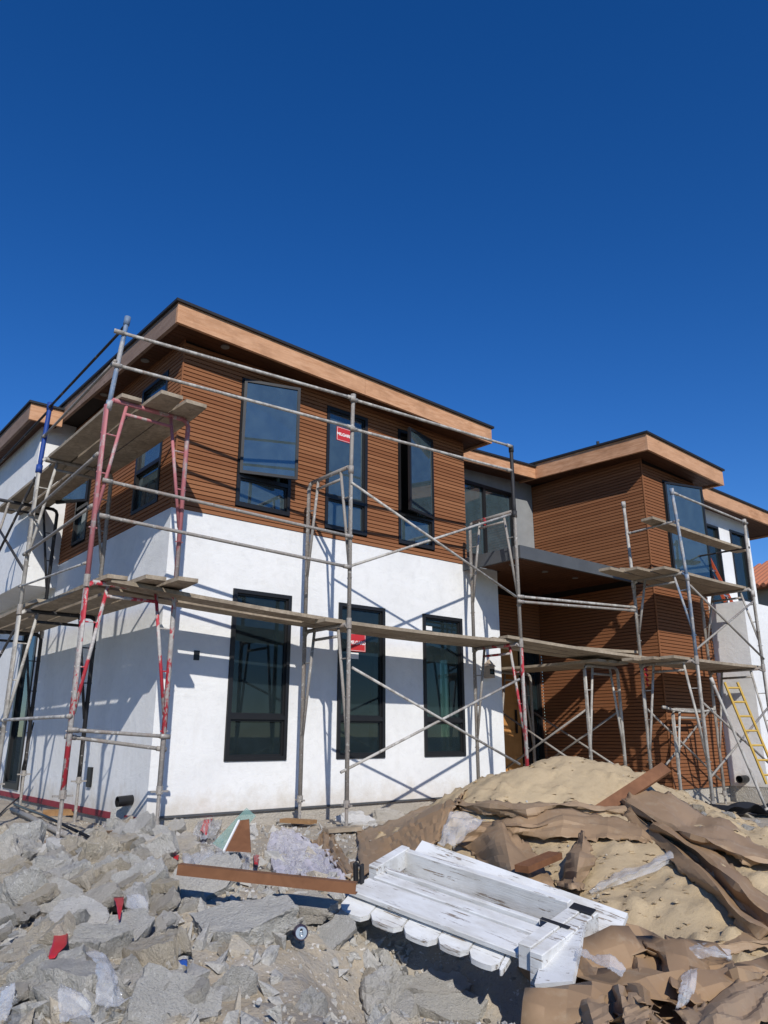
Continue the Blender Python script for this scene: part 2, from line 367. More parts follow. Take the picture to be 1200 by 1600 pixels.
def zsand(x, y):
    out = np.full(np.shape(x), -9.0); acc = 0
    for cx, cy, cz, s, r in CONES:
        d2 = (x-cx)**2+(y-cy)**2
        acc = acc+np.exp(9.0*(cz-s*(np.sqrt(d2+r*r)-r)))
    return np.log(acc)/9.0 - 0.03
def w2uv(x, y):
    dx = x-CAM[0]; dy = y-CAM[1]; return dx*R[0]+dy*R[1], dx*FH[0]+dy*FH[1]
def hsurf(x, y):
    u, v = w2uv(x, y); return np.maximum(gbase(u, v), zsand(x, y))
def surf(px, py, lift=0.0):
    """first point of the terrain seen through a photo pixel"""
    d = ray(px, py); ts = np.linspace(2.0, 16, 1400); P = CAM[None, :]+ts[:, None]*d[None, :]
    below = P[:, 2] < hsurf(P[:, 0], P[:, 1]); i = int(np.argmax(below)) if below.any() else len(ts)-1
    p = Vector(P[i]); p.z = float(hsurf(p.x, p.y))+lift; return p
def nz(x, y, s, o=4, seed=0.0): return noise.fractal(Vector((x*s+seed, y*s-seed*.7, seed*1.3)), 0.9, 2.1, o)
def axis_pts(lo, hi, step, far):
    a = list(np.arange(lo, hi, step)); k = step; x = hi
    while x < far: a.append(x); k *= 1.35; x += k
    a.append(far); k = step; x = lo-step; b = []
    while x > -far: b.append(x); k *= 1.35; x -= k
    return np.array(b[::-1]+a) if b[-1:] else np.array(a)
def make_ground():
    us = axis_pts(-5.0, 6.0, 0.055, 1200.0); vs = axis_pts(2.2, 12.0, 0.055, 1200.0)
    n, m = len(us), len(vs); UU, VV = np.meshgrid(us, vs, indexing='ij')
    X = CAM[0]+FH[0]*VV+R[0]*UU; Y = CAM[1]+FH[1]*VV+R[1]*UU; Z = gbase(UU, VV)
    V = []
    for i in range(n):
        for j in range(m):
            x, y, z = X[i, j], Y[i, j], Z[i, j]
            if -5 < UU[i, j] < 6.1 and 2 < VV[i, j] < 12.2:
                inside = x > -0.05 and y > -0.1
                a = 1.0 if VV[i, j] < 6.4 else 0.45
                z += (0.0 if inside else (0.055*nz(x, y, 2.2, 4, 3.1)+0.022*nz(x, y, 9.0, 3, 8.0))*a)
                if inside: z = min(z, -0.2)
            V.append((x, y, z))
    Fq = [(i*m+j, (i+1)*m+j, (i+1)*m+j+1, i*m+j+1) for i in range(n-1) for j in range(m-1)]
    me = bpy.data.meshes.new('ground'); me.from_pydata(V, [], Fq); me.polygons.foreach_set('use_smooth', [True]*len(me.polygons))
    if me.polygons[0].normal.z < 0: me.flip_normals()
    o = new_obj('ground', me, 'ground'); o['kind'] = 'structure'; me.materials.append(mat('far_earth'))
    Pc = np.zeros(len(me.polygons)*3); me.polygons.foreach_get('center', Pc); Pc = Pc.reshape(-1, 3); pu, pv = w2uv(Pc[:, 0], Pc[:, 1])
    me.polygons.foreach_set('material_index', ((np.abs(pu) > 11) | (pv > 22) | (pv < 0.9)).astype(np.int32))
    def g(u, v, z): x, y = uv2w(u, v); return (x, y, z)
    MB().add([g(-300, -11, -.795), g(300, -11, -.795), g(300, 0.6, -.795), g(-300, 0.6, -.795)], [(0, 1, 2, 3)]).build('road', 'asphalt')['kind'] = 'structure'
make_ground()
def make_sand():
    st = 0.035
    xs = np.arange(0.2, 5.4, st); ys = np.arange(-7.4, -1.4, st); XX, YY = np.meshgrid(xs, ys, indexing='ij')
    ZS = zsand(XX, YY); UU, VV = w2uv(XX, YY); ZG = gbase(UU, VV)
    n, m = XX.shape; V = []
    for i in range(n):
        for j in range(m):
            x, y = XX[i, j], YY[i, j]; z = ZS[i, j]
            if z > ZG[i, j]-0.3:
                z += 0.042*nz(x, y, 2.6, 5, 1.7)+0.013*nz(x, y, 11, 4, 5.0)
                c = nz(x, y, 7.0, 2, 9.0)
                if c > 0.25: z += (c-0.25)*0.09
            V.append((x, y, z))
    ok = ZS > ZG-0.12
    Fq = [(i*m+j, (i+1)*m+j, (i+1)*m+j+1, i*m+j+1) for i in range(n-1) for j in range(m-1) if ok[i, j] or ok[i+1, j+1]]
    me = bpy.data.meshes.new('sand_pile'); me.from_pydata(V, [], Fq)
    bm = bmesh.new(); bm.from_mesh(me); bmesh.ops.delete(bm, geom=[v for v in bm.verts if not v.link_faces], context='VERTS'); bm.to_mesh(me); bm.free()
    me.polygons.foreach_set('use_smooth', [True]*len(me.polygons))
    if me.polygons[0].normal.z < 0: me.flip_normals()
    random.seed(77); mb = MB(); ico = [Vector(p).normalized() for p in ((0,0,1),(.9,0,.4),(.3,.85,.4),(-.7,.5,.4),(-.7,-.5,.4),(.3,-.85,.4),(.7,.5,-.4),(-.3,.85,-.4),(-.9,0,-.4),(-.3,-.85,-.4),(.7,-.5,-.4),(0,0,-1))]
    fi = [(0,1,2),(0,2,3),(0,3,4),(0,4,5),(0,5,1),(1,6,2),(2,7,3),(3,8,4),(4,9,5),(5,10,1),(6,7,2),(7,8,3),(8,9,4),(9,10,5),(10,6,1),(11,7,6),(11,8,7),(11,9,8),(11,10,9),(11,6,10)]
    k = 0
    while k < 1500:
        i = random.randrange(n); j = random.randrange(m)
        if ZS[i, j] < ZG[i, j]+.0: continue
        if nz(XX[i, j], YY[i, j], 1.1, 2, 4.4) < random.uniform(-.6, .5): continue
        q = Vector(V[i*m+j]); s_ = random.choice((.003, .004, .005, .006, .008, .012))*random.uniform(.7, 1.3)
        mb.add([q+Vector((random.uniform(-.02, .02), random.uniform(-.02, .02), s_*.3))+Vector((p.x*random.uniform(.7, 1.2), p.y*random.uniform(.7, 1.2), p.z*random.uniform(.5, .9)))*s_ for p in ico], fi); k += 1
    me2 = bpy.data.meshes.new('sand_clods'); me2.from_pydata(mb.v, [], mb.f)
    tag(new_obj('sand_clods', me2, 'sand'), 'small clods of sand strewn over the sand heap', 'sand', None, 'stuff')
    tag(new_obj('sand_pile', me, 'sand'), 'tall heap of tan building sand in front of the entry', 'sand pile')
make_sand()
# ================================================================ HOUSE
house = empty('house', (0,0,0), 'two-storey house with white stucco below and brown slat siding above, unfinished, under scaffold', 'house')
GZ = -0.17
ZF = 3.39                         # top of stucco / bottom of siding
LOWW = [(0.87,1.71,0.525,2.53), (2.46,3.265,0.525,2.53), (3.985,4.80,0.525,2.53)]
UPW = [(0.82,1.63,3.57,5.33), (2.19,2.93,3.52,5.33), (3.52,4.25,3.52,5.33)]
LEFTU = [(0.40,1.22,3.55,5.33), (2.95,3.55,3.58,5.15)]
LEFTL = [(4.72,5.55,0.02,2.62)]
WINGW = [(8.50,9.43,3.36,5.20)]
RGTW = [(10.95,11.55,3.2,4.98), (12.05,12.72,3.5,5.02)]
T = 0.16
new_obj('stucco_wall', panel('Y', 0.0, T, 0.0, 5.66, -0.02, ZF, LOWW), 'stucco', house)
new_obj('stucco_wall', panel('X', 0.0, T, T, 9.0, -0.04, ZF, LEFTL), 'stucco', house)
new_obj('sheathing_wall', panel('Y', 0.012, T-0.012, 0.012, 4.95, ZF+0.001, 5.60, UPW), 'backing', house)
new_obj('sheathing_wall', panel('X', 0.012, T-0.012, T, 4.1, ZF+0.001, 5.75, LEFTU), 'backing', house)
# cantilevered back corner, upper storey
mb = MB(); mb.box(-0.52, 0.14, 4.1, 9.0, 3.02, 5.75); mb.build('stucco_wall', 'stucco', house)
# returns and back walls of the entry recess
REC = [(5.62,7.30,3.86,5.30)]
RECL = [(6.35,7.26,0.02,2.35), (7.36,7.80,0.02,2.35)]
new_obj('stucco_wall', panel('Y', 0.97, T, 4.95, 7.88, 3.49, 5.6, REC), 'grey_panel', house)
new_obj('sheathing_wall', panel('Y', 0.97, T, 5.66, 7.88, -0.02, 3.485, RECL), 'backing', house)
MB().box(4.79, 4.95, T, 0.97, ZF+0.002, 5.6).build('stucco_wall', 'stucco', house)
MB().box(5.50, 5.66, T, 0.97, -0.02, 3.28).build('stucco_wall', 'stucco', house)
# wing
new_obj('sheathing_wall', panel('X', 7.892, T, -1.448, 0.97, 0.0, 5.6, ()), 'backing', house)
new_obj('sheathing_wall', panel('Y', -1.448, T, 7.892+T, 9.65, 0.0, 5.5, WINGW), 'backing', house)
# right block: low projecting stucco block and set-back white upper wall
MB().box(9.652, 14.5, -2.10, -0.9, 0.0, 3.07).build('stucco_wall', 'stucco', house)
new_obj('stucco_wall', panel('Y', -0.9, T, 9.655, 12.95, 3.071, 5.45, RGTW), 'stucco', house)
MB().box(12.79, 12.95, -0.739, 6.0, 3.071, 5.45).build('stucco_wall', 'stucco', house)
# foundations
MB().box(0.02, 5.62, 0.02, 0.5, -0.6, -0.021).build('foundation', 'foundation', house)
MB().box(0.021, 0.5, 0.021, 9.0, -0.6, -0.041).build('foundation', 'foundation', house)
MB().box(7.90, 9.64, -1.44, 1.0, -0.7, -0.002).build('foundation', 'foundation', house)
MB().box(9.66, 14.4, -2.08, -0.8, -0.7, -0.002).build('foundation', 'foundation', house)
MB().box(5.63, 7.9, -1.0, 1.6, -0.5, 0.0).build('entry_slab', 'foundation', house)
MB().box(-0.012, 0.0, 0.0, 9.0, -0.10, -0.03).build('base_flashing', 'red_strip', house)
MB().box(0.0, 5.66, -0.014, 0.0, -0.035, -0.012).build('weep_screed', 'dark_metal', house)
MB().box(9.65, 14.4, -2.115, -2.1, -0.02, 0.01).build('weep_screed', 'dark_metal', house)
# inside shell
MB().box(T+.01, 4.78, T+.01, 8.9, 3.10, 3.30).build('floor_slab', 'interior', house)
MB().box(4.79, 7.7, 1.15, 8.9, 3.10, 3.30).build('floor_slab', 'interior', house)
MB().box(T+.01, 7.7, T+.01, 8.9, -0.3, -0.05).build('floor_slab', 'foundation', house)
MB().box(8.08, 12.7, -0.7, 8.9, 3.0, 3.2).build('floor_slab', 'interior', house)
MB().box(T+.01, 4.78, T+.01, 8.9, 5.37, 5.42).build('ceiling', 'interior', house)
MB().box(4.79, 8.06, 1.15, 8.9, 5.37, 5.42).build('ceiling', 'interior', house)
MB().box(8.08, 12.7, -0.72, 8.9, 5.30, 5.35).build('ceiling', 'interior', house)
MB().box(8.08, 9.6, -1.25, -0.73, 5.30, 5.35).build('ceiling', 'interior', house)
MB().box(0.0, 12.9, 8.9, 9.06, -0.3, 5.5).build('stucco_wall', 'stucco', house)
MB().box(T, 4.78, 4.4, 4.5, -0.04, 3.09).build('partition_wall', 'interior', house)
MB().box(T, 4.78, 3.9, 4.0, 3.31, 5.36).build('partition_wall', 'interior', house)
MB().box(5.1, 7.7, 4.5, 4.6, 3.31, 5.36).build('partition_wall', 'interior', house)
# ---------------------------------------------------------------- siding
PITCHB = 0.0555
def siding_rows(axis, pos, u0, u1, z0, z1, holes, single=True, parent=house):
    """horizontal boards, each proud of the sheathing; out is toward -Y or -X"""
    cache = {}; acc = MB()
    n = int((z1-z0)/PITCHB)
    for i in range(n):
        za = z0+i*PITCHB; zc = za+PITCHB/2
        segs = [(u0, u1)]
        for h in holes:
            if h[2]-0.01 < zc < h[3]+0.01:
                ns = []
                for a, b in segs:
                    if h[0] > a: ns.append((a, min(b, h[0])))
                    if h[1] < b: ns.append((max(a, h[1]), b))
                segs = [q for q in ns if q[1]-q[0] > 0.02]
        for a, b in segs:
            L = b-a; H = PITCHB-0.0085
            prof = [(0.012, 0.0), (-0.012, 0.0015), (-0.010, H-0.002), (-0.006, H), (0.012, H)]
            def P(u, t, z): return (u, t, z) if axis == 'Y' else (t, u, z)
            if single:
                k = round(L, 3)
                if k not in cache:
                    m = MB(); m.add([P(0, t, z) for t, z in prof]+[P(L, t, z) for t, z in prof],
                                    [(0,1,2,3,4), (9,8,7,6,5)]+[(j, j+5, (j+1) % 5+5, (j+1) % 5) for j in range(5)])
                    cache[k] = m.mesh('siding_board')
                o = new_obj('siding_board', cache[k], 'siding', parent)
                o.location = P(a, pos+random.uniform(-.0012, .0012), za)
            else:
                acc.add([P(a, pos+t, za+z) for t, z in prof]+[P(b, pos+t, za+z) for t, z in prof],
                        [(0,1,2,3,4), (9,8,7,6,5)]+[(j, j+5, (j+1) % 5+5, (j+1) % 5) for j in range(5)])
    if not single:
        o = acc.build('siding_boards', 'siding', parent); o['kind'] = 'stuff'
random.seed(4)
siding_rows('Y', 0.0, 0.004, 4.95, ZF+0.004, 5.58, UPW)
siding_rows('X', 0.0, 0.016, 4.09, ZF+0.004, 5.70, LEFTU)
siding_rows('X', 7.88, -1.444, 0.965, 3.50, 5.56, ())
siding_rows('X', 7.88, -1.444, 0.965, 0.003, 3.28, (), False)
siding_rows('Y', -1.46, 7.884, 9.645, 0.003, 5.44, WINGW, False)
MB().box(-0.016, 0.003, -0.016, 0.003, ZF+0.003, 5.6).build('corner_trim', 'siding', house)
MB().box(7.864, 7.883, -1.476, -1.457, 0.0, 5.5).build('corner_trim', 'siding', house)
siding_rows('Y', 0.962, 5.67, 7.86, 0.003, 3.28, RECL, False)
# ---------------------------------------------------------------- windows
def window(axis, pos, hole, zm, fw=0.047, sash=None, jamb=True, gl='window_glass', vert=None):
    a, b, c, d = hole; g = 0.003; a += g; b -= g; c += g; d -= g
    P = (lambda u, t, z: (u, pos+t, z)) if axis == 'Y' else (lambda u, t, z: (pos+t, u, z))
    def box(mb, u0, u1, t0, t1, z0, z1):
        (xa, ya, za), (xb, yb, zb) = P(u0, t0, z0), P(u1, t1, z1)
        mb.box(min(xa,xb), max(xa,xb), min(ya,yb), max(ya,yb), z0, z1)
    mb = MB(); t0, t1 = -0.022, 0.085
    box(mb, a, a+fw, t0, t1, c, d); box(mb, b-fw, b, t0, t1, c, d)
    box(mb, a+fw, b-fw, t0+.001, t1, c, c+fw); box(mb, a+fw, b-fw, t0+.001, t1, d-fw, d)
    if zm: box(mb, a+fw, b-fw, t0+.004, t1, zm-fw*0.55, zm+fw*0.55)
    if vert: box(mb, vert-fw*.5, vert+fw*.5, t0+.004, t1, c+fw, d-fw)
    # inner sash bead
    for (z0, z1, skip) in ((c+fw, (zm or d)-fw*.55, False), ((zm or c)+fw*.55, d-fw, sash is not None)):
        if skip or (not zm and z0 != c+fw): continue
        for q in ((a+fw, a+fw+.022, z0, z1), (b-fw-.022, b-fw, z0, z1), (a+fw+.022, b-fw-.022, z0, z0+.022), (a+fw+.022, b-fw-.022, z1-.022, z1)):
            box(mb, q[0], q[1], 0.008, 0.06, q[2], q[3])
    fr = mb.build('window', 'black_frame', house)
    zs = [(c+fw, zm-fw*.55), (zm+fw*.55, d-fw)] if zm else [(c+fw, d-fw)]
    for i, (z0, z1) in enumerate(zs):
        if sash is not None and i == len(zs)-1: continue
        if vert:
            for u0, u1 in ((a+fw, vert-fw*.5), (vert+fw*.5, b-fw)):
                m = MB(); box(m, u0, u1, 0.030, 0.037, z0, z1); m.build('pane', gl, fr)
        else:
            m = MB(); box(m, a+fw, b-fw, 0.030, 0.037, z0, z1); m.build('pane', gl, fr)
    if jamb:
        m = MB(); box(m, b-fw-0.06, b-fw-.012, 0.16, 0.20, c+.1, d-.15); m.build('jamb_liner', 'green_jamb', fr)
    if sash is not None:
        side, ang = sash                       # hinge side 'a' or 'b', swing outward in degrees
        z0, z1 = (zm+fw*.4 if zm else c+fw*.5), d-fw*.5
        L = (b-a)-fw*1.0; h = math.radians(ang)
        hu = a+fw*.5 if side == 'a' else b-fw*.5; sg = 1 if side == 'a' else -1
        def Q(s, t, z):                         # s along the sash from hinge, t thickness
            return P(hu+sg*(s*math.cos(h)) + sg*t*math.sin(h), -0.03 - s*math.sin(h) + t*math.cos(h), z)
        def sbox(m, s0, s1, ta, tb, za, zb):
            m.add([Q(s, t, z) for z in (za, zb) for s, t in ((s0,ta),(s1,ta),(s1,tb),(s0,tb))], [(0,3,2,1),(4,5,6,7),(0,1,5,4),(1,2,6,5),(2,3,7,6),(3,0,4,7)])
        m = MB(); f2 = 0.038
        sbox(m, 0, f2, -.02, .02, z0, z1); sbox(m, L-f2, L, -.02, .02, z0, z1)
        sbox(m, f2, L-f2, -.019, .019, z0, z0+f2); sbox(m, f2, L-f2, -.019, .019, z1-f2, z1)
        m.build('sash', 'black_frame', fr)
        m = MB(); sbox(m, f2, L-f2, -.003, .003, z0+f2, z1-f2); m.build('pane', gl, fr)
        m = MB(); sbox(m, L-f2-.05, L-f2-.03, .022, .03, z0+.1, z1-.25); m.build('stay_rod', 'aluminium', fr)
    return fr
WIN = []
for i, h in enumerate(LOWW): WIN.append(window('Y', 0.0, h, 1.02))
for i, h in enumerate(UPW): WIN.append(window('Y', 0.0, h, 3.98, sash=(('a', 18), None, ('b', 15))[i], gl='coated_glass'))
window('X', 0.0, LEFTU[0], 4.12, jamb=False, gl='coated_glass'); window('X', 0.0, LEFTU[1], 4.15, sash=('a', 35), jamb=False, gl='coated_glass')
window('X', 0.0, LEFTL[0], None, fw=0.09, jamb=False)
window('Y', -1.46, WINGW[0], None, sash=('a', 17), jamb=False, gl='coated_glass')
for h in RGTW: window('Y', -0.9, h, None, jamb=False)
window('Y', 0.97, REC[0], None, vert=6.48, fw=0.06, jamb=False, gl='coated_glass')
def text_obj(body, size, name, m, parent):
    cu = bpy.data.curves.new(name, 'FONT'); cu.body = body; cu.size = size; cu.align_x = 'CENTER'; cu.align_y = 'CENTER'; cu.extrude = 0.0006
    cu.offset = 0.002
    t = bpy.data.objects.new('tmp', cu); COL.objects.link(t)
    me = bpy.data.meshes.new_from_object(t.evaluated_get(bpy.context.evaluated_depsgraph_get()))
    bpy.data.objects.remove(t); return new_obj(name, me, m, parent)
def sticker(fr, u0, u1, z0, z1, strip):
    MB().box(u0, u1, 0.024, 0.029, z0, z1).build('red_sticker', 'sticker_red', fr)
    e = 0.008
    m = MB(); y = 0.0225
    for q in ((u0+e, u1-e, z0+e, z0+e+.004), (u0+e, u1-e, z1-e-.004, z1-e), (u0+e, u0+e+.004, z0+e+.004, z1-e-.004), (u1-e-.004, u1-e, z0+e+.004, z1-e-.004)):
        m.box(q[0], q[1], y, y+.0015, q[2], q[3])
    m.build('sticker_border', 'sticker_white', fr)
    t = text_obj('MILGARD', (u1-u0)*0.23, 'sticker_lettering', 'sticker_white', fr)
    t.rotation_euler = (math.pi/2, 0, 0); t.location = ((u0+u1)/2, 0.0225, (z0+z1)/2-0.005)
    if strip: MB().box(u0, u0+0.16, 0.024, 0.029, z0-0.10, z0-0.02).build('white_sticker', 'sticker_white', fr)
q0, q1 = onY(526, 671, 0.03), onY(549, 693, 0.03); sticker(WIN[4], q0.x, q0.x+0.27, q1.z-.01, q1.z+0.20, False)
q0 = onY(547, 1017, 0.03); sticker(WIN[1], q0.x-0.02, q0.x+0.26, q0.z, q0.z+0.24, True)
MB().box(0.99, 1.13, 0.024, 0.029, 2.30, 2.36).build('white_sticker', 'sticker_white', WIN[0])
MB().box(4.08, 4.20, 0.024, 0.029, 2.30, 2.36).build('white_sticker', 'sticker_white', WIN[2])
# entry door, side panel
d = MB().box(6.36, 7.25, 1.0, 1.05, 0.03, 2.34).build('front_door', 'door_wood', house)
for z in (0.06, 0.50, 0.94, 1.38, 1.82): MB().box(6.40, 7.21, 0.985, 0.999, z, z+0.41).build('door_panel', 'door_wood', d)
MB().box(7.06, 7.09, 0.94, 0.97, 0.85, 1.25).build('door_handle', 'black_frame', d)
window('Y', 0.97, RECL[1], 1.2, jamb=False)
# ---------------------------------------------------------------- roofs
def roof(x0, x1, y0, y1, zf, h, edges, slats=True):
    def q(x, y, dz=0.0): return (x, y, zf(x, y)+dz)
    th = 0.045
    def fas(p0, p1, inn, fm='fascia'):      # board along an edge
        ln = math.hypot(p1[0]-p0[0], p1[1]-p0[1])
        if ln > 3.2:                        # boards butt-jointed end to end
            k = .52 if ln < 6 else .36; dx, dy = (p1[0]-p0[0])/ln*.002, (p1[1]-p0[1])/ln*.002; mx, my = p0[0]+(p1[0]-p0[0])*k, p0[1]+(p1[1]-p0[1])*k
            fas(p0, (mx-dx, my-dy), inn, fm); fas((mx+dx, my+dy), p1, inn, fm); return
        a, b = p0, p1; ix, iy = inn
        V = []
        for dz in (0.0, h):
            V += [q(a[0], a[1], dz), q(b[0], b[1], dz), q(b[0]+ix*th, b[1]+iy*th, dz), q(a[0]+ix*th, a[1]+iy*th, dz)]
        MB().add(V, [(0,3,2,1),(4,5,6,7),(0,1,5,4),(1,2,6,5),(2,3,7,6),(3,0,4,7)]).build('fascia_board', fm, house)
    e = 0.0
    if 'f' in edges: fas((x0, y0), (x1, y0), (0, 1))
    if 'l' in edges: fas((x0, y0+th+.001), (x0, y1), (1, 0), 'fascia_greybrown' if x0 < 5 else 'fascia')
    if 'r' in edges: fas((x1, y0+th+.001), (x1, y1), (-1, 0))
    # soffit boards running along the front
    m = MB(); y = y0+th+.004; n = 0
    while y < min(y1, y0+3.0):
        yb = y+0.088
        V = [q(x0+th+.003, y, 0.035), q(x1-th-.003, y, 0.035), q(x1-th-.003, yb, 0.035), q(x0+th+.003, yb, 0.035)]
        m.add(V+[(a, b, c+0.02) for a, b, c in V], [(0,3,2,1),(4,5,6,7),(0,1,5,4),(1,2,6,5),(2,3,7,6),(3,0,4,7)]); y += 0.094
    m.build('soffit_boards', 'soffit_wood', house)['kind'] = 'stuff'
    V = [q(x0+.02, y0+.02, 0.058), q(x1-.02, y0+.02, 0.058), q(x1-.02, y1, 0.058), q(x0+.02, y1, 0.058)]
    MB().add(V+[(a, b, c+h-.06) for a, b, c in V], [(0,3,2,1),(4,5,6,7),(0,1,5,4),(1,2,6,5),(2,3,7,6),(3,0,4,7)]).build('roof_deck', 'backing', house)
    o = 0.035; V = [q(x0-o, y0-o, h+.001), q(x1+o, y0-o, h+.001), q(x1+o, y1, h+.001), q(x0-o, y1, h+.001)]
    MB().add(V+[(a, b, c+.035) for a, b, c in V], [(0,3,2,1),(4,5,6,7),(0,1,5,4),(1,2,6,5),(2,3,7,6),(3,0,4,7)]).build('roof_edge', 'flashing', house)
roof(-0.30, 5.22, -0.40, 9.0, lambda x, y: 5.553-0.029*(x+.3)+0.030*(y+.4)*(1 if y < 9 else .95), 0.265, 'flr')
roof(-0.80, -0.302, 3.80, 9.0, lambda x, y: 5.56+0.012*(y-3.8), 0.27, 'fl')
roof(5.222, 7.50, 0.55, 4.0, lambda x, y: 5.44+0.045*(x-5.2), 0.22, 'f')
roof(7.502, 10.08, -1.84, 4.0, lambda x, y: 5.43-0.035*(x-7.5)+0.048*(y+1.84), 0.29, 'flr')
roof(10.10, 14.2, -1.27, 4.0, lambda x, y: 5.27-0.01*(x-10.1), 0.27, 'fr')
for (x, y) in ((0.45, -0.2), (-0.15, 0.9), (-0.15, 2.4)):
    m = MB(); z = 5.553-0.029*(x+.3)+0.03*(y+.4)+0.033
    m.tube([(x, y, z), (x, y, z-.012)], 0.055, 16); m.build('recessed_light', 'light_lens', house)
# canopy over the entry
cb = MB(); cb.box(4.85, 7.865, -1.18, -1.13, 3.29, 3.48); cb.box(4.85, 4.90, -1.129, -0.017, 3.29, 3.48); cb.build('canopy_beam', 'dark_metal', house)
MB().box(4.91, 7.86, -1.125, -0.02, 3.40, 3.47).build('canopy_deck', 'dark_metal', house)
MB().box(5.67, 7.86, -0.019, 0.955, 3.40, 3.47).build('canopy_deck', 'dark_metal', house)
m = MB(); y = -1.12
while y < 0.90:
    m.box(4.91 if y < -0.12 else 5.67, 7.86, y, y+0.088, 3.37, 3.398); y += 0.094
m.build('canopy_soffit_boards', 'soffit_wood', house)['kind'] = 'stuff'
for x in (5.4, 6.2, 7.0):
    MB().tube([(x, -0.55, 3.369), (x, -0.55, 3.36)], 0.05, 16).build('recessed_light', 'light_lens', house)
# small wall fittings
def pipe(p, d, L=0.16, r=0.045):
    p = Vector(p); d = Vector(d).normalized(); m = MB()
    n = 16; x = d.cross(Vector((0,0,1))).normalized(); y = Vector((0,0,1))
    for (s, rr) in ((0, r), (L, r), (L, r*.86), (0.01, r*.86)):
        m.v += [tuple(p+d*s+x*math.cos(2*math.pi*k/n)*rr+y*math.sin(2*math.pi*k/n)*rr) for k in range(n)]
    for i in range(3):
        for k in range(n): m.f.append((i*n+k, i*n+(k+1) % n, (i+1)*n+(k+1) % n, (i+1)*n+k))
    return m.build('wall_pipe', 'black_plastic', house)
p = onX(205, 1250, -0.01); pipe((0.02, p.y, p.z), (-1, -0.05, -0.05), 0.19, 0.055)
p = onX(1088, 1219, 9.65); pipe((9.66, -1.75, 0.12), (-1, 0, 0), 0.25, 0.06)
p = onY(307, 1024, 0); MB().box(p.x-.035, p.x+.035, -0.008, 0.01, p.z-.055, p.z+.055).build('outlet_box', 'black_plastic', house)
p = onX(142, 1212, 0); MB().box(-0.03, 0.0, p.y-.06, p.y+.06, p.z-.13, p.z+.1).build('outlet_box', 'black_plastic', house)
for (px, py, Y) in ((855, 730, 1.2), (935, 702, -0.2)):
    p = onY(px, py, Y)
    MB().tube([(p.x, p.y, 5.6), (p.x, p.y, p.z+.16)], 0.03, 10).build('vent_pipe', 'flashing', house)
# wall lantern by the entry, on the stucco
p = onY(765, 1045, 0.0); lm = MB()
x, z = p.x-0.12, p.z
lm.box(x-.06, x+.06, -0.16, -0.04, z-.15, z+.02); lm.add([(x-.075,-.175,z+.021),(x+.075,-.175,z+.021),(x+.075,-.025,z+.021),(x-.075,-.025,z+.021),(x,-.1,z+.14)], [(0,3,2,1),(0,1,4),(1,2,4),(2,3,4),(3,0,4)])
lm.bar((x, -.04, z-.05), (x, -0.001, z-.05), .05, .1)
lo = lm.build('wall_lantern', 'tan_wall', house); MB().box(x-.05, x+.05, -0.163, -0.1601, z-.10, z-.02).build('lantern_pane', 'window_glass', lo)
# ================================================================ NEIGHBOUR HOUSE
nb = empty('neighbour_house', (29.5, 0.2, -0.2), 'distant neighbouring house with red clay tile roof at the right edge', 'house')
MB().box(-3, 5, -2, 8, 0, 6.6).build('wall', 'tan_wall', nb)
rf = MB(); rf.add([(-3.7,-2.7,6.5),(5.7,-2.7,6.5),(5.7,8.7,6.5),(-3.7,8.7,6.5),(1,1.5,8.6),(1,4.5,8.6)], [(0,1,4),(1,2,5,4),(2,3,5),(3,0,4,5),(3,2,1,0)]); rfo = rf.build('roof', 'clay_tile', nb)
m = MB()
for i in range(46):
    yy = -2.6+i*0.245; f = max(0.03, min(1, 1-abs(yy-3)/5.8 if not -0 < 0 else 1)); top = min(1.0, (5.7-abs(yy-3))/4.2)
    m.tube([(-3.72, yy, 6.53), (-3.7+4.7*max(.05, min(1, top)), yy, 6.53+2.1*max(.05, min(1, top)))], 0.09, 6)
t = m.build('roof_tiles', 'clay_tile', nb); t['kind'] = 'stuff'
w1 = MB().box(-3.03, -3.0, 0.5, 2.0, 3.6, 5.2).build('window', 'black_frame', nb)
# ================================================================ SCAFFOLD
RT = 0.0255
def frame(label, base, ax, h, mats, w=0.914, jack=0.0, group=None, name='scaffold_section'):
    """end frame: two posts, rounded head bar, inner legs that run down into the posts, rungs. ax = unit vector from post A to post B"""
    root = empty(name, base, label, 'scaffold', group); ax = Vector(ax); mA, mB, mH = mats
    P = lambda s, z: ax*s+Vector((0, 0, z))
    for s, sg, mm in ((0.0, 1, mA), (w, -1, mB)):
        MB().tube([P(s, 0), P(s, h-.07), P(s+sg*.02, h-.025), P(s+sg*.07, h)], RT, 10).build('post', mm, root, True)
        MB().tube([P(s+sg*.21, h-.005), P(s+sg*.015, h*.36)], RT*.72, 8).build('inner_leg', mm, root, True)
        for zz in (.80, .58, .46):
            off = .015+.195*(zz-.36)/.64
            MB().tube([P(s-sg*.03, h*zz), P(s+sg*off, h*zz)], .008, 6).build('rung', mm, root)
        MB().tube([P(s-sg*.04, h*.28), P(s+sg*.04, h*.28)], .008, 6).build('brace_pin', mm, root)
        if jack == 0: MB().tube([P(s, -.05), P(s, .07)], RT*1.22, 10).build('coupling_collar', 'tube_grey', root)
        if jack > 0:
            m = MB(); m.tube([P(s, -jack), P(s, 0.02)], RT*.75, 8); m.bar(P(s, -.02)-ax*.09, P(s, -.02)+ax*.09, .02, .018); m.tube([P(s, -.045), P(s, 0.03)], RT*1.35, 8)
            m.box(P(s,0).x-.07, P(s,0).x+.07, P(s,0).y-.07, P(s,0).y+.07, -jack, -jack+.01)
            m.build('screw_jack', 'tube_grey', root)
    MB().tube([P(.055, h), P(w-.055, h)], RT, 10).build('head_bar', mH, root, True)
    MB().tube([P(.19, h-.12), P(w-.19, h-.12)], RT*.7, 8).build('head_bar', mH, root, True)
    return root
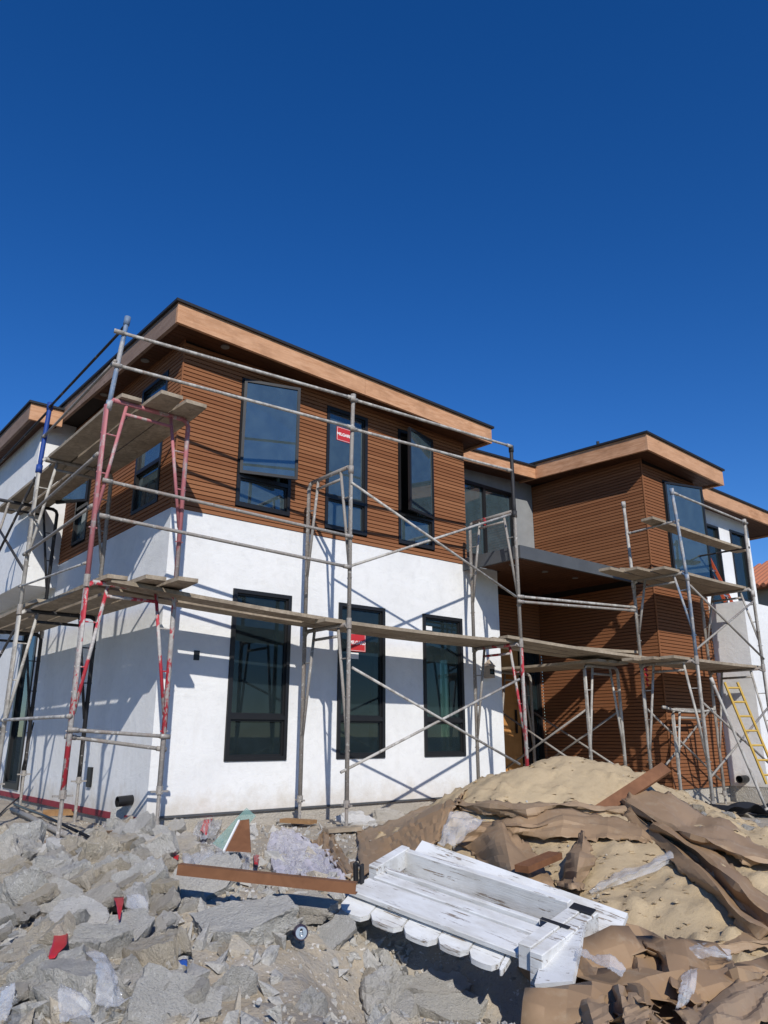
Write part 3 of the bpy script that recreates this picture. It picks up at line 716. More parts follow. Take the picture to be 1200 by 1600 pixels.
def rod(name, label, cat, a, b, r, m, group=None, sag=0.0):
    a = Vector(a); b = Vector(b); o = None
    mid = (a+b)/2; pts = []
    d = (b-a)
    for i in range(7):
        t = i/6; pts.append(d*t+Vector((0, 0, -sag*4*t*(1-t))))
    mb = MB().tube(pts, r, 8); u = d.normalized()
    mb.tube([-u*.03, u*.07], r*1.35, 8); mb.tube([d-u*.07, d+u*.03], r*1.35, 8)
    o = mb.build(name, m, None, True); o.location = a
    return tag(o, label, cat, group)
def cross(label, a0, a1, b0, b1, m='tube_grey', group='scaffold cross braces'):
    root = empty('cross_brace', (Vector(a0)+Vector(a1))/2, label, 'scaffold brace', group); off = root.location
    for i, (p, q) in enumerate(((a0, a1), (b0, b1))):
        p = Vector(p)-off; q = Vector(q)-off; n = Vector((0.0, 0.03*i, 0)) if abs((q-p).x) > abs((q-p).y) else Vector((0.03*i, 0, 0))
        MB().tube([p+n, q+n], 0.0165, 8).build('brace_tube', m, root, True)
    return root
random.seed(11)
def plank(label, a, b, wdt, m='scaffold_plank', th=0.04, group=None, roll=0.0):
    a = Vector(a); b = Vector(b); d = b-a; L = d.length
    mb = MB(); n = 10; xs = [L*i/n for i in range(n+1)]
    V = []; sag = 0.006*L
    for i, x in enumerate(xs):
        j = -sag*4*(x/L)*(1-x/L)
        wv = wdt/2*(1+random.uniform(-.02, .02))
        ch = 0.02 if i in (0, n) else 0
        V += [(x, -wv+ch, j), (x, wv-ch, j), (x, wv-ch, j+th), (x, -wv+ch, j+th)]
    f = [(0,1,2,3), tuple(4*n+k for k in (3,2,1,0))]
    for i in range(n):
        for k in range(4): f.append((4*i+k, 4*i+(k+1) % 4, 4*i+4+(k+1) % 4, 4*i+4+k))
    mb.add(V, f); o = mb.build('scaffold_plank', m)
    o.location = a; o.rotation_euler = (roll, -math.atan2(d.z, math.hypot(d.x, d.y)), math.atan2(d.y, d.x))
    return tag(o, label, 'plank', group)
# --- left corner frame (stack of two) and the run along the left wall
YA = -0.77
frame('lower scaffold frame at the house corner with flaking red paint', (-1.13, YA, 0.31), (1,0,0), 1.93, ('tube_red', 'tube_red', 'tube_red'), 0.91, 0.48)
frame('upper scaffold frame at the house corner with faded pink paint', (-1.13, YA, 2.24), (1,0,0), 1.93, ('tube_pink', 'tube_pink', 'tube_pink'), 0.91)
rod('guard_post', 'blue-grey guard post on top of the pink corner scaffold frame', 'guard post', (-1.11, YA, 4.08), (-1.02, YA-.02, 5.13), RT, 'tube_bluegrey')
frame('dirty pale lower scaffold frame beside the left wall', (-1.13, 1.50, 0.31), (1,0,0), 1.93, ('tube_pale', 'tube_black', 'tube_black'), 0.91, 0.48)
frame('dirty pale upper scaffold frame beside the left wall', (-1.13, 1.50, 2.24), (1,0,0), 1.93, ('tube_pale', 'tube_grey', 'tube_grey'), 0.91)
rod('guard_post', 'bright blue guard post at the left edge of the roof', 'guard post', (-1.13, 1.50, 4.0), (-1.10, 1.50, 4.90), RT*1.15, 'tube_blue')
frame('lower scaffold frame farthest back along the left wall', (-1.13, 3.75, 0.31), (1,0,0), 1.93, ('tube_grey', 'tube_black', 'tube_black'), 0.91, 0.48)
frame('upper scaffold frame farthest back along the left wall', (-1.13, 3.75, 2.24), (1,0,0), 1.93, ('tube_grey', 'tube_black', 'tube_black'), 0.91)
for i, (x, y0, y1, wd) in enumerate(((-0.32, -1.28, 1.75, .25), (-0.60, -1.16, 1.8, .25), (-0.90, -0.95, 1.72, .24))):
    plank('weathered plank on the lower deck of the left wall scaffold, '+('nearest the wall', 'in the middle', 'outermost')[i], (x, y0, 2.265), (x, y1, 2.265), wd, group='planks of the left wall scaffold')
for i, (x, y0, y1, wd) in enumerate(((-0.36, 1.3, 4.6, .25), (-0.64, 1.35, 4.6, .25), (-0.93, 1.2, 4.6, .25))):
    plank('weathered plank at the far end of the left lower deck, '+('nearest the wall', 'in the middle', 'outermost')[i], (x, y0, 2.308), (x, y1, 2.308), wd, group='planks of the left wall scaffold')
for i, (x, y0, y1, wd, z) in enumerate(((-0.32, -1.16, 2.0, .28, 4.195), (-0.615, -1.20, 1.9, .28, 4.195), (-0.91, -0.86, 1.7, .26, 4.195))):
    plank('plank on the top deck under the left eave, '+('nearest the siding', 'second from the siding', 'outermost')[i], (x, y0, z), (x, y1, z), wd, group='planks of the left wall scaffold')
for i, (x, y0, y1) in enumerate(((-0.45, 1.25, 4.7), (-0.76, 1.2, 4.7))):
    plank('plank on the far part of the top deck under the left eave, '+('inner one', 'outer one')[i], (x, y0, 4.238), (x, y1, 4.238), .27, group='planks of the left wall scaffold')
XO = -1.16
g = 'guard rails of the left wall scaffold'
rod('guard_rail', 'dark top guard rail running back along the left eave', 'guard rail', (-1.03, YA, 5.05), (-1.11, 1.5, 4.86), .016, 'tube_black', g)
rod('guard_rail', 'dark top guard rail at the far left beyond the blue post', 'guard rail', (-1.10, 1.5, 4.84), (-1.12, 3.9, 4.75), .016, 'tube_black', g)
rod('guard_rail', 'middle guard rail rising behind the blue guard post', 'guard rail', (-1.10, YA, 4.60), (-1.13, 1.5, 4.45), .016, 'tube_grey', g)
rod('guard_rail', 'guard rail just below the upper left planks', 'guard rail', (-1.16, YA+.03, 3.55), (-1.16, 1.5, 3.42), .017, 'tube_grey', g)
rod('guard_rail', 'guard rail above the lower left deck', 'guard rail', (-1.16, YA+.03, 3.0), (-1.16, 1.5, 2.92), .017, 'tube_grey', g)
rod('guard_rail', 'thin pale rail just above the lower left planks', 'guard rail', (-1.16, YA+.03, 2.42), (-1.16, 1.5, 2.52), .012, 'tube_pale', g)
rod('guard_rail', 'low horizontal pipe between the two left scaffold frames', 'guard rail', (-1.15, YA, .98), (-1.15, 1.5, .98), .017, 'tube_pale', g)
cross('dark crossed braces between the lower frames at the far left', (-1.16, 1.5, 2.0), (-1.16, 3.75, .8), (-1.16, 1.5, .8), (-1.16, 3.75, 2.0), 'tube_black')
cross('dark crossed braces between the upper frames at the far left', (-1.16, 1.5, 3.9), (-1.16, 3.75, 2.7), (-1.16, 1.5, 2.7), (-1.16, 3.75, 3.9), 'tube_black')
rod('guard_rail', 'upper of two pipes clamped low across the corner frame', 'guard rail', (-1.13, YA-.03, .86), (-.20, YA-.03, .80), .018, 'tube_grey')
rod('guard_rail', 'lower of two pipes clamped low across the corner frame', 'guard rail', (-1.13, YA+.03, .80), (-.20, YA+.03, .68), .018, 'tube_grey')
# --- front run
YO, YI = -1.20, -0.30
X1, X2 = 1.73, 4.74
frame('lower scaffold frame between the first and second ground floor windows', (X1, YO, 0.11), (0,1,0), 1.93, ('tube_grey', 'tube_grey', 'tube_grey'), 0.9, 0.28)
frame('upper scaffold frame standing in front of the red sticker window', (X1, YO, 2.04), (0,1,0), 1.93, ('tube_grey', 'tube_grey', 'tube_grey'), 0.9)
frame('lower scaffold frame with a red outer post beside the entry', (X2, YO, 0.11), (0,1,0), 1.93, ('tube_red', 'tube_grey', 'tube_red'), 0.9, 0.28)
frame('upper scaffold frame in front of the canopy corner', (X2, YO, 2.04), (0,1,0), 1.93, ('tube_grey', 'tube_grey', 'tube_grey'), 0.9)
rod('guard_post', 'rusty grey guard post in front of the red sticker window', 'guard post', (X1, YO, 3.90), (X1+.02, YO, 4.90), RT, 'tube_grey')
rod('guard_post', 'black guard post in front of the recessed balcony window', 'guard post', (X2, YO, 3.90), (X2, YO, 4.96), RT*1.1, 'tube_black')
fg = 'guard rails of the front scaffold'
def front_rail(label, pa, pb, m='tube_grey', ya=YA, yb=YO, sag=0.0):
    rod('guard_rail', label, 'guard rail', onY(*pa, ya), onY(*pb, yb), .0195, m, fg, sag)
front_rail('topmost front guard rail from the corner post to the sticker window', (183, 518), (551, 622), 'tube_pale', YA-.03, YO-.03)
front_rail('topmost front guard rail running right to the black guard post', (551, 624), (797, 697), 'tube_pale', YO-.03, YO-.03)
front_rail('second front guard rail crossing the first upper window', (180, 570), (550, 668), 'tube_pale', YA-.03, YO-.03)
front_rail('second front guard rail crossing the third upper window', (550, 670), (797, 735), 'tube_pale', YO-.03, YO-.03)
front_rail('front guard rail along the bottom of the slat siding', (165, 751), (547, 838), 'tube_grey', YA-.03, YO-.03)
front_rail('front guard rail crossing the white stucco below the siding', (160, 806), (545, 886), 'tube_grey', YA-.03, YO-.03)
front_rail('upper of two rails spanning the dark entry', (812, 932), (992, 949), 'tube_pale', YO-.03, -1.65)
front_rail('lower of two rails spanning the dark entry', (812, 940), (990, 954), 'tube_grey', YO-.06, -1.68)
cross('crossed braces in front of the stucco left of the entry, lower bay', onY(550, 1043, YO-.03), onY(812, 1194, YO-.03), onY(535, 1207, YO-.03), onY(814, 1061, YO-.03), 'tube_pale')
cross('crossed braces in front of the siding left of the canopy, upper bay', onY(549, 754, YO-.03), onY(806, 932, YO-.03), onY(546, 885, YO-.03), onY(800, 803, YO-.03), 'tube_pale')
zt = 2.062
for i, y in enumerate((-.46, -.82)):
    plank('plank in front of the first ground floor window, '+('inner one', 'outer one')[i], (-.95, y, zt+.17), (X1+.35, y, zt+.02), .26, group='planks of the front scaffold')
for i, y in enumerate((-.44, -.71, -.98)):
    plank('plank between the second window and the entry, '+('nearest the wall', 'in the middle', 'outermost')[i], (X1-.25, y, zt+(.042 if i != 2 else 0)), (X2+.22, y, zt), .25, group='planks of the front scaffold')
for i, y in enumerate((-.50, -.78, -1.05)):
    plank('plank bridging the dark entry, '+('nearest the door', 'in the middle', 'outermost')[i], (X2-.2, y, zt+.045), (7.35, y-.55, 1.93), .25, group='planks of the front scaffold')
plank('short loose plank lying on the bridge across the entry', (6.25, -1.0, 2.08), (7.2, -1.45, 2.04), .2, group='planks of the front scaffold')
# --- right run in front of the wing
XG1, XG2, GI, GO = 7.03, 9.12, -1.62, -2.52
frame('lower scaffold frame in front of the brown corner wing', (XG1, GO, -0.08), (0,1,0), 1.93, ('tube_pale', 'tube_pale', 'tube_grey'), 0.9, 0.30)
frame('upper scaffold frame with a blue-grey post in front of the brown corner wing', (XG1, GO, 1.85), (0,1,0), 1.30, ('tube_bluegrey', 'tube_pale', 'tube_grey'), 0.9)
frame('lower scaffold frame in front of the low stucco block at right', (XG2, GO, -0.08), (0,1,0), 1.93, ('tube_pale', 'tube_pale', 'tube_grey'), 0.9, 0.30)
frame('upper scaffold frame in front of the white wall at right', (XG2, GO, 1.85), (0,1,0), 1.30, ('tube_pale', 'tube_pale', 'tube_grey'), 0.9)
rod('guard_post', 'pale guard post beside the brown wing, inner one', 'guard post', (XG1, GI, 3.05), (XG1-.07, GI, 4.42), RT, 'tube_pale')
rod('guard_post', 'blue-grey guard post in front of the wing window', 'guard post', (XG1, GO, 3.05), (XG1-.16, GO, 4.40), RT, 'tube_bluegrey')
rod('guard_post', 'pale guard post before the white wall at right', 'guard post', (XG2, GO, 3.05), (XG2+.05, GO, 4.33), RT, 'tube_pale')
rg = 'guard rails of the right scaffold'
rod('guard_rail', 'top guard rail crossing the wing window to the right', 'guard rail', (XG1-.12, GO-.03, 4.35), (XG2+.05, GO-.03, 4.29), .0175, 'tube_pale', rg)
rod('guard_rail', 'short guard rail between the two posts beside the wing', 'guard rail', (XG1-.04, GI, 3.92), (XG1-.10, GO, 3.93), .0165, 'tube_pale', rg)
rod('guard_rail', 'short dark guard rail across the right end of the top deck', 'guard rail', (XG2, GI, 3.86), (XG2+.04, GO, 3.86), .0165, 'tube_black', rg)
plank('plank set as a guard board across the wing window', (XG1-.35, GO+.35, 3.97), (XG2+.3, GO+.22, 3.86), .24, group='planks of the right scaffold')
for i, y in enumerate((-1.75, -2.02, -2.29)):
    plank('plank on the top deck in front of the wing, '+('nearest the wall', 'in the middle', 'outermost')[i], (XG1-.95+.28*i, y, 3.172), (XG2+.2, y, 3.172), .25, group='planks of the right scaffold')
    plank('plank on the lower deck in front of the wing, '+('nearest the wall', 'in the middle', 'outermost')[i], (XG1-.55+.08*i, y, 1.873), (XG2+.25, y, 1.873), .25, group='planks of the right scaffold')
plank('short plank end lying on the top deck by the canopy', (XG1-.55, -1.7, 3.22), (XG1+.35, -2.2, 3.215), .22, group='planks of the right scaffold')
cross('crossed braces in front of the wing, lower bay', (XG1, GO-.03, 1.25), (XG2, GO-.03, .25), (XG1, GO-.03, .25), (XG2, GO-.03, 1.25), 'tube_grey')
cross('crossed braces in front of the wing, upper bay', (XG1, GO-.03, 2.95), (XG2, GO-.03, 2.0), (XG1, GO-.03, 2.0), (XG2, GO-.03, 2.95), 'tube_grey')
cross('crossed braces close to the wing wall', (XG1, GI+.03, 1.25), (XG2, GI+.03, .1), (XG1, GI+.03, .1), (XG2, GI+.03, 1.25), 'tube_grey')
# --- low scaffold inside the entry
h1 = onY(918, 1110, -1.05); h2 = onY(970, 1110, -1.05)
frame('low scaffold frame at the front of the entry', (h1.x, -1.05, 0.0), (1,0,0), 1.85, ('tube_pale', 'tube_pale', 'tube_grey'), h2.x-h1.x, 0.2)
frame('low scaffold frame deep inside the dark entry', (h1.x-.02, 0.72, 0.05), (1,0,0), 1.80, ('tube_grey', 'tube_grey', 'tube_grey'), h2.x-h1.x, 0.05)
for i, f in enumerate((.05, .38, .71)):
    x = h1.x+(h2.x-h1.x)*f
    plank('plaster-crusted plank inside the entry, '+('left one', 'middle one', 'right one')[i], (x, -1.35, 1.88), (x-.05, 0.95, 1.88), .27, group='planks inside the entry')
cross('dark crossed braces inside the entry, left side', (h1.x, -1.05, 1.2), (h1.x, .72, .25), (h1.x, -1.05, .25), (h1.x, .72, 1.2), 'tube_grey')
cross('dark crossed braces inside the entry beside the wing', (h2.x, -1.05, 1.2), (h2.x, .72, .25), (h2.x, -1.05, .25), (h2.x, .72, 1.2), 'tube_grey')
fx = onY(1060, 1200, -1.75)
frame('short scaffold frame close to the foot of the brown wing', (7.62, -1.72, -0.1), (1,0,0), 1.3, ('tube_pale', 'tube_pale', 'tube_grey'), 0.9, 0.2)
rod('guard_rail', 'bent pale pipe lashed across the brown wing', 'guard rail', (7.25, -1.80, 1.22), (8.75, -1.80, 1.22), .018, 'tube_pale', None, 0.05)
def cloth_strip(name, label, cat, p, L, wd, m):
    random.seed(int(p[0]*100)); mb = MB(); n = 12; V = []
    for i in range(n+1):
        t = i/n; 
        for s in (-1, 1): V.append((p[0]+s*wd*(.6+.4*math.sin(i*1.7))*.5, p[1]+.02*math.sin(i*2.1+s), p[2]-L*t))
    mb.add(V, [(2*i, 2*i+1, 2*i+3, 2*i+2) for i in range(n)])
    o = mb.build(name, m); md = o.modifiers.new('t', 'SOLIDIFY'); md.thickness = .004
    tag(o, label, cat)
cloth_strip('rag', 'red rag hanging from the planks across the entry', 'rag', (h2.x+.35, -1.35, 1.86), .3, .08, 'red_plastic')
p = onY(757, 815, -.75); cloth_strip('rag', 'small red tag tied to the front scaffold beside the balcony', 'rag', (p.x, p.y, p.z+.06), .12, .06, 'red_plastic')
# ladders
def ladder(label, foot, top, side, w, m, rungm, n):
    root = empty('ladder', foot, label, 'ladder'); a = Vector((0,0,0)); b = Vector(top)-Vector(foot); sd = Vector(side).normalized()
    up = b.normalized().cross(sd)
    for s in (-1, 1): MB().bar(a+sd*s*w/2, b+sd*s*w/2, .05 if w > .3 else .034, .026, sd).build('rail', m, root)
    for i in range(n):
        c = a.lerp(b, (i+.6)/n); MB().tube([c-sd*w/2, c+sd*w/2], .015, 8).build('rung', rungm, root)
ladder('yellow ladder leaning against the right scaffold', onY(1208, 1225, -2.9), onY(1142, 1066, -2.62), (.77, -.64, 0), .19, 'yellow_paint', 'yellow_paint', 7)
ladder('orange ladder standing behind the right scaffold decks', (9.86, -1.75, 3.09), (9.72, -1.28, 4.55), (.9, .1, 0), .36, 'orange_fiberglass', 'aluminium', 6)
rod('pole', 'long pale pole leaning beside the yellow ladder', 'pole', onY(1200, 1270, -2.95), onY(1112, 1062, -2.72), .02, 'tube_pale')
# ================================================================ RUBBLE
def chunk_mesh(seed, kind):
    rnd = random.Random(seed); bm = bmesh.new()
    if kind == 'slab':
        n = rnd.randint(6, 9); top = []
        for k in range(n):
            a = 2*math.pi*(k+rnd.uniform(-.3, .3))/n; r = rnd.uniform(.62, 1.0)
            x, y = math.cos(a)*r*.5, math.sin(a)*r*.36
            bm.verts.new((x, y, .09+rnd.uniform(-.008, .008))); bm.verts.new((x*rnd.uniform(.8, 1.05), y*rnd.uniform(.8, 1.05), -.09+rnd.uniform(-.02, .03)))
    else:
        for k in range(rnd.randint(11, 16)):
            v = Vector((rnd.gauss(0, 1), rnd.gauss(0, 1), rnd.gauss(0, 1))).normalized()
            bm.verts.new((v.x*.5*rnd.uniform(.75, 1), v.y*.42*rnd.uniform(.75, 1), v.z*.33*rnd.uniform(.7, 1)))
    r = bmesh.ops.convex_hull(bm, input=bm.verts)
    bmesh.ops.delete(bm, geom=[v for v in bm.verts if not v.link_faces], context='VERTS')
    bmesh.ops.triangulate(bm, faces=bm.faces)
    for it in range(5):
        es = [e for e in bm.edges if e.calc_length() > (.12 if it < 3 else .06)]
        if not es: break
        bmesh.ops.subdivide_edges(bm, edges=es, cuts=1); bmesh.ops.triangulate(bm, faces=bm.faces)
        if len(bm.verts) > 1800: break
    bm.normal_update(); o = Vector((seed*3.17, seed*1.9, seed*.7))
    for v in bm.verts:
        p = v.co; nv = v.normal
        flat = .35 if (kind == 'slab' and nv.z > .8) else 1.0
        d = noise.fractal(p*4.2+o, 1.0, 2.0, 3)*.028 + noise.fractal(p*13+o, .8, 2.1, 4)*.020
        c = noise.cell(p*6+o)*.02
        v.co = p + nv*(d+c)*flat
    me = bpy.data.meshes.new('chunk'); bm.to_mesh(me); bm.free()
    me.polygons.foreach_set('use_smooth', [True]*len(me.polygons))
    try: me.set_sharp_from_angle(angle=math.radians(28))
    except Exception: pass
    return me
SLABS = [chunk_mesh(i+1, 'slab') for i in range(9)]
LUMPS = [chunk_mesh(i+40, 'lump') for i in range(12)]
def with_mat(meshes, m):
    out = []
    for me in meshes:
        c = me.copy(); c.materials.clear(); c.materials.append(mat(m)); out.append(c)
    return out
SL = {m: with_mat(SLABS, m) for m in ('concrete', 'concrete_tan', 'plaster_white')}
LU = {m: with_mat(LUMPS, m) for m in ('concrete', 'concrete_tan', 'plaster_white')}
def pxm(p): return float((np.array(p)-CAM)@F)/FPX                 # metres per photo pixel at p
def chunk(px, py, wpx, ratio, rot, kind='slab', i=0, m='concrete', label=None, lift=0.0, thick=1.0, group=None, name=None):
    p = surf(px, py); k = pxm(p); s = wpx*k
    me = (SL if kind == 'slab' else LU)[m][i % (9 if kind == 'slab' else 12)]
    o = new_obj(name or ('concrete_slab' if kind == 'slab' else 'concrete_lump'), me)
    o.location = p+Vector((0, 0, lift)); o.scale = (s, s*ratio, s*thick)
    e = Euler([math.radians(a) for a in rot]); e2 = Matrix.Rotation(AZ-math.pi/2, 3, 'Z') @ e.to_matrix(); o.rotation_euler = e2.to_euler()
    return tag(o, label, 'rubble', group)
# rotation: about x (positive tips the face toward the camera), y, z in the camera's ground frame
chunk(262, 1290, 185, .8, (35, -14, 10), 'lump', 0, label='largest grey concrete lump leaning against the white house corner', lift=.15, thick=1.2)
chunk(232, 1318, 120, .9, (30, 10, 20), 'slab', 1, label='flat concrete slab below the large lump at the house corner', lift=.04)
chunk(262, 1350, 165, .75, (24, -6, 0), 'slab', 2, 'concrete_tan', 'wide tan concrete slab left of the long brown strip', .05)
chunk(255, 1372, 58, .95, (50, 0, 30), 'lump', 3, 'concrete_tan', 'rounded orange-brown lump at the left end of the long brown strip', .06, 1.2)
chunk(310, 1400, 160, .8, (40, -18, 15), 'slab', 3, label='grey slab tipped up just below the long brown strip', lift=.05, thick=1.2)
chunk(372, 1470, 215, .62, (25, -8, -4), 'slab', 4, label='biggest flat grey slab with white specks left of the drink can', lift=.06, thick=.9)
chunk(520, 1478, 110, .7, (45, -30, 20), 'slab', 5, label='pointed grey slab jutting up right of the drink can', lift=.04)
chunk(478, 1440, 130, .55, (20, 5, -10), 'slab', 6, label='rough concrete slab behind the drink can under the white panel', lift=.07)
chunk(185, 1480, 150, .8, (34, -12, 12), 'slab', 7, label='tan-grey slab beneath the red triangle scrap', lift=.06)
chunk(135, 1440, 150, .45, (30, -34, 20), 'slab', 8, label='long slab tilted upward below the red triangle scrap', lift=.05, thick=1.1)
chunk(140, 1545, 110, .8, (10, 0, 0), 'lump', 5, label='rounded crumbly concrete lump above the hole at lower left', lift=.07)
chunk(60, 1560, 170, .5, (28, -30, 28), 'slab', 0, label='long split slab at the bottom left corner', lift=.05, thick=1.4)
chunk(240, 1575, 190, .8, (30, -8, 0), 'slab', 1, label='broad flat slab under the clear sheet at bottom left', lift=.05, thick=.7)
chunk(690, 1560, 150, .5, (30, 4, 0), 'slab', 2, label='grey slab in the shade below the white wooden panel', lift=.03, thick=1.1)
chunk(700, 1590, 160, .6, (35, 4, 0), 'slab', 6, label='pale slab at the bottom edge below the white wooden panel', lift=.04, thick=1.0)
chunk(585, 1550, 70, .8, (40, 10, 0), 'lump', 8, 'concrete_tan', 'small tan lump at the left of the shaded hollow', .03)
chunk(610, 1588, 110, .7, (30, -10, 10), 'slab', 8, label='grey slab at the bottom edge left of the shaded hollow', lift=.03, thick=1.1)
chunk(255, 1500, 70, .8, (20, 5, 0), 'lump', 9, label='small rounded lump just left of the biggest flat slab', lift=.04)
chunk(30, 1420, 90, .6, (25, -12, 0), 'lump', 10, label='grey lump at the left edge below the dirt patch', lift=.03)
chunk(40, 1500, 120, .35, (15, -24, 15), 'lump', 11, 'plaster_white', 'crusty white plaster strip at the left edge', .04)
chunk(255, 1462, 70, .7, (45, -40, 0), 'lump', 4, 'plaster_white', 'jagged white plaster piece above the biggest flat slab', .05)
chunk(50, 1400, 42, .9, (20, 0, 0), 'lump', 7, 'plaster_white', 'whitish lump at the left among the grey rubble', .03)
chunk(80, 1328, 42, .8, (10, 0, 0), 'lump', 2, 'plaster_white', 'bright white plaster lump below the screw jack of the corner frame', .03)
chunk(335, 1560, 70, .6, (20, 0, 10), 'lump', 1, 'plaster_white', 'white plaster piece on the dirt slope at bottom centre', .0)
chunk(360, 1495, 50, .8, (40, 0, 10), 'lump', 6, 'concrete_tan', 'dark brown lump wedged under the biggest flat slab', .02)
chunk(560, 1290, 120, .3, (5, 0, -8), 'lump', 8, 'plaster_white', 'heap of broken white plaster along the foot of the front wall', .03, .5)
chunk(600, 1283, 90, .3, (5, 0, -8), 'lump', 3, 'concrete', 'heap of broken grey plaster along the foot of the front wall', .03, .6)
chunk(440, 1578, 90, .8, (15, 0, 0), 'lump', 4, 'concrete_tan', 'low tan clod on the dirt slope at the bottom centre', -.02, .5)
def plabel(px, py, m):
    c = {'concrete': 'grey concrete', 'concrete_tan': 'tan concrete', 'plaster_white': 'white plaster'}[m]
    if px > 1000: w = 'on the ground before the brown wing'
    elif px > 620: w = 'in the hollow below the white panel'
    elif py < 1335: w = 'at the foot of the house wall'
    elif px < 210: w = 'at the left of the rubble heap, '+('toward the house' if py < 1430 else 'near the bottom edge')
    elif px < 420: w = 'in the middle of the rubble heap, '+('behind the biggest slab' if py < 1460 else 'below the biggest slab')
    else: w = 'in the rubble near the drink can'
    return 'small broken '+c+' piece '+w
random.seed(21); nfill = 0; tries = 0
def in_dirt(px, py): return (300 < px < 570 and py > 1475+abs(px-450)*.15) or (px < 150 and py < 1345) or (px > 560 and 1330 < py < 1470)
while nfill < 250 and tries < 3000:
    tries += 1
    px = random.uniform(-30, 620); py = random.choice((random.uniform(1300, 1420), random.uniform(1340, 1600)))
    if py < 1345-0.0*px and px < 150: continue
    if py < 1330 and px > 360: continue
    if in_dirt(px, py) and random.random() < .93: continue
    near = (py-1300)/300; wpx = random.choice((26, 36, 48, 64, 82, 105, 130))*(.6+.7*near)*random.uniform(.8, 1.2)
    if px > 330 and py < 1420: wpx *= .6
    if 255 < px < 580 and 1325 < py < 1420: continue
    if 425 < px < 520 and 1440 < py < 1545: continue
    if 290 < px < 360 and py < 1330: continue
    if (275 < px < 460 and 1425 < py < 1540) or (140 < px < 240 and 1450 < py < 1530) or (190 < px < 300 and 1590 > py > 1540): continue
    kd = random.choice(('slab', 'slab', 'lump')); m = random.choices(('concrete', 'concrete_tan', 'plaster_white'), (.72, .20, .08))[0]
    chunk(px, py, wpx, random.uniform(.5, .95), (random.uniform(5, 55), random.uniform(-38, 6), random.uniform(-35, 35)), kd, random.randint(0, 11), m,
          plabel(px, py, m), -.015 if (px > 420 or in_dirt(px, py)) else random.uniform(.01, .10), random.uniform(1.0, 2.0), 'smaller concrete pieces of the rubble heap', 'concrete_piece')
    nfill += 1
for k in range(46):                                   # right side and wall foot debris
    px, py = random.choice(((random.uniform(1040, 1200), random.uniform(1262, 1300)), (random.uniform(560, 900), random.uniform(1520, 1600)), (random.uniform(100, 640), random.uniform(1285, 1310))))
    chunk(px, py, random.uniform(12, 34), random.uniform(.5, .9), (random.uniform(-10, 40), random.uniform(-20, 20), random.uniform(-60, 60)), 'lump', k, 'concrete' if k % 3 else 'concrete_tan',
          plabel(px, py, 'concrete' if k % 3 else 'concrete_tan'), 0.0, 1.0, 'smaller concrete pieces of the rubble heap', 'concrete_piece')
# gravel
def fragments():
    random.seed(15); mbs = {'concrete': MB(), 'concrete_tan': MB()}; hulls = []
    for k in range(24):
        bm = bmesh.new()
        for i in range(10): bm.verts.new((random.gauss(0, .42), random.gauss(0, .38), random.gauss(0, .32)))
        bmesh.ops.convex_hull(bm, input=bm.verts); bmesh.ops.delete(bm, geom=[v for v in bm.verts if not v.link_faces], context='VERTS')
        bm.verts.index_update(); hulls.append(([v.co.copy() for v in bm.verts], [[v.index for v in f.verts] for f in bm.faces])); bm.free()
    k = 0
    while k < 1700:
        px = random.uniform(-40, 640); py = random.uniform(1290, 1620)
        if (in_dirt(px, py) and random.random() < .88) or (py < 1340 and random.random() < .6): continue
        if 440 < px < 500 and 1455 < py < 1500: continue
        p = surf(px, py); s_ = random.choice((.02, .026, .034, .045, .06, .085))*random.uniform(.7, 1.3)
        V_, F_ = random.choice(hulls); rot = Euler((random.uniform(-.6, .6), random.uniform(-.6, .6), random.uniform(0, 6.3))).to_matrix()
        z = float(hsurf(p.x, p.y))+(0.055*nz(p.x, p.y, 2.2, 4, 3.1))+random.uniform(-.01, .025)
        mbs['concrete' if random.random() < .75 else 'concrete_tan'].add([Vector((p.x, p.y, z))+rot @ (q*s_) for q in V_], F_); k += 1
    for m_, mb in mbs.items():
        me = bpy.data.meshes.new('rubble_fragments'); me.from_pydata(mb.v, [], mb.f)
        tag(new_obj('rubble_fragments', me, m_), ('grey' if m_ == 'concrete' else 'tan')+' crushed concrete fragments filling the gaps of the heap', 'rubble', None, 'stuff')
fragments()
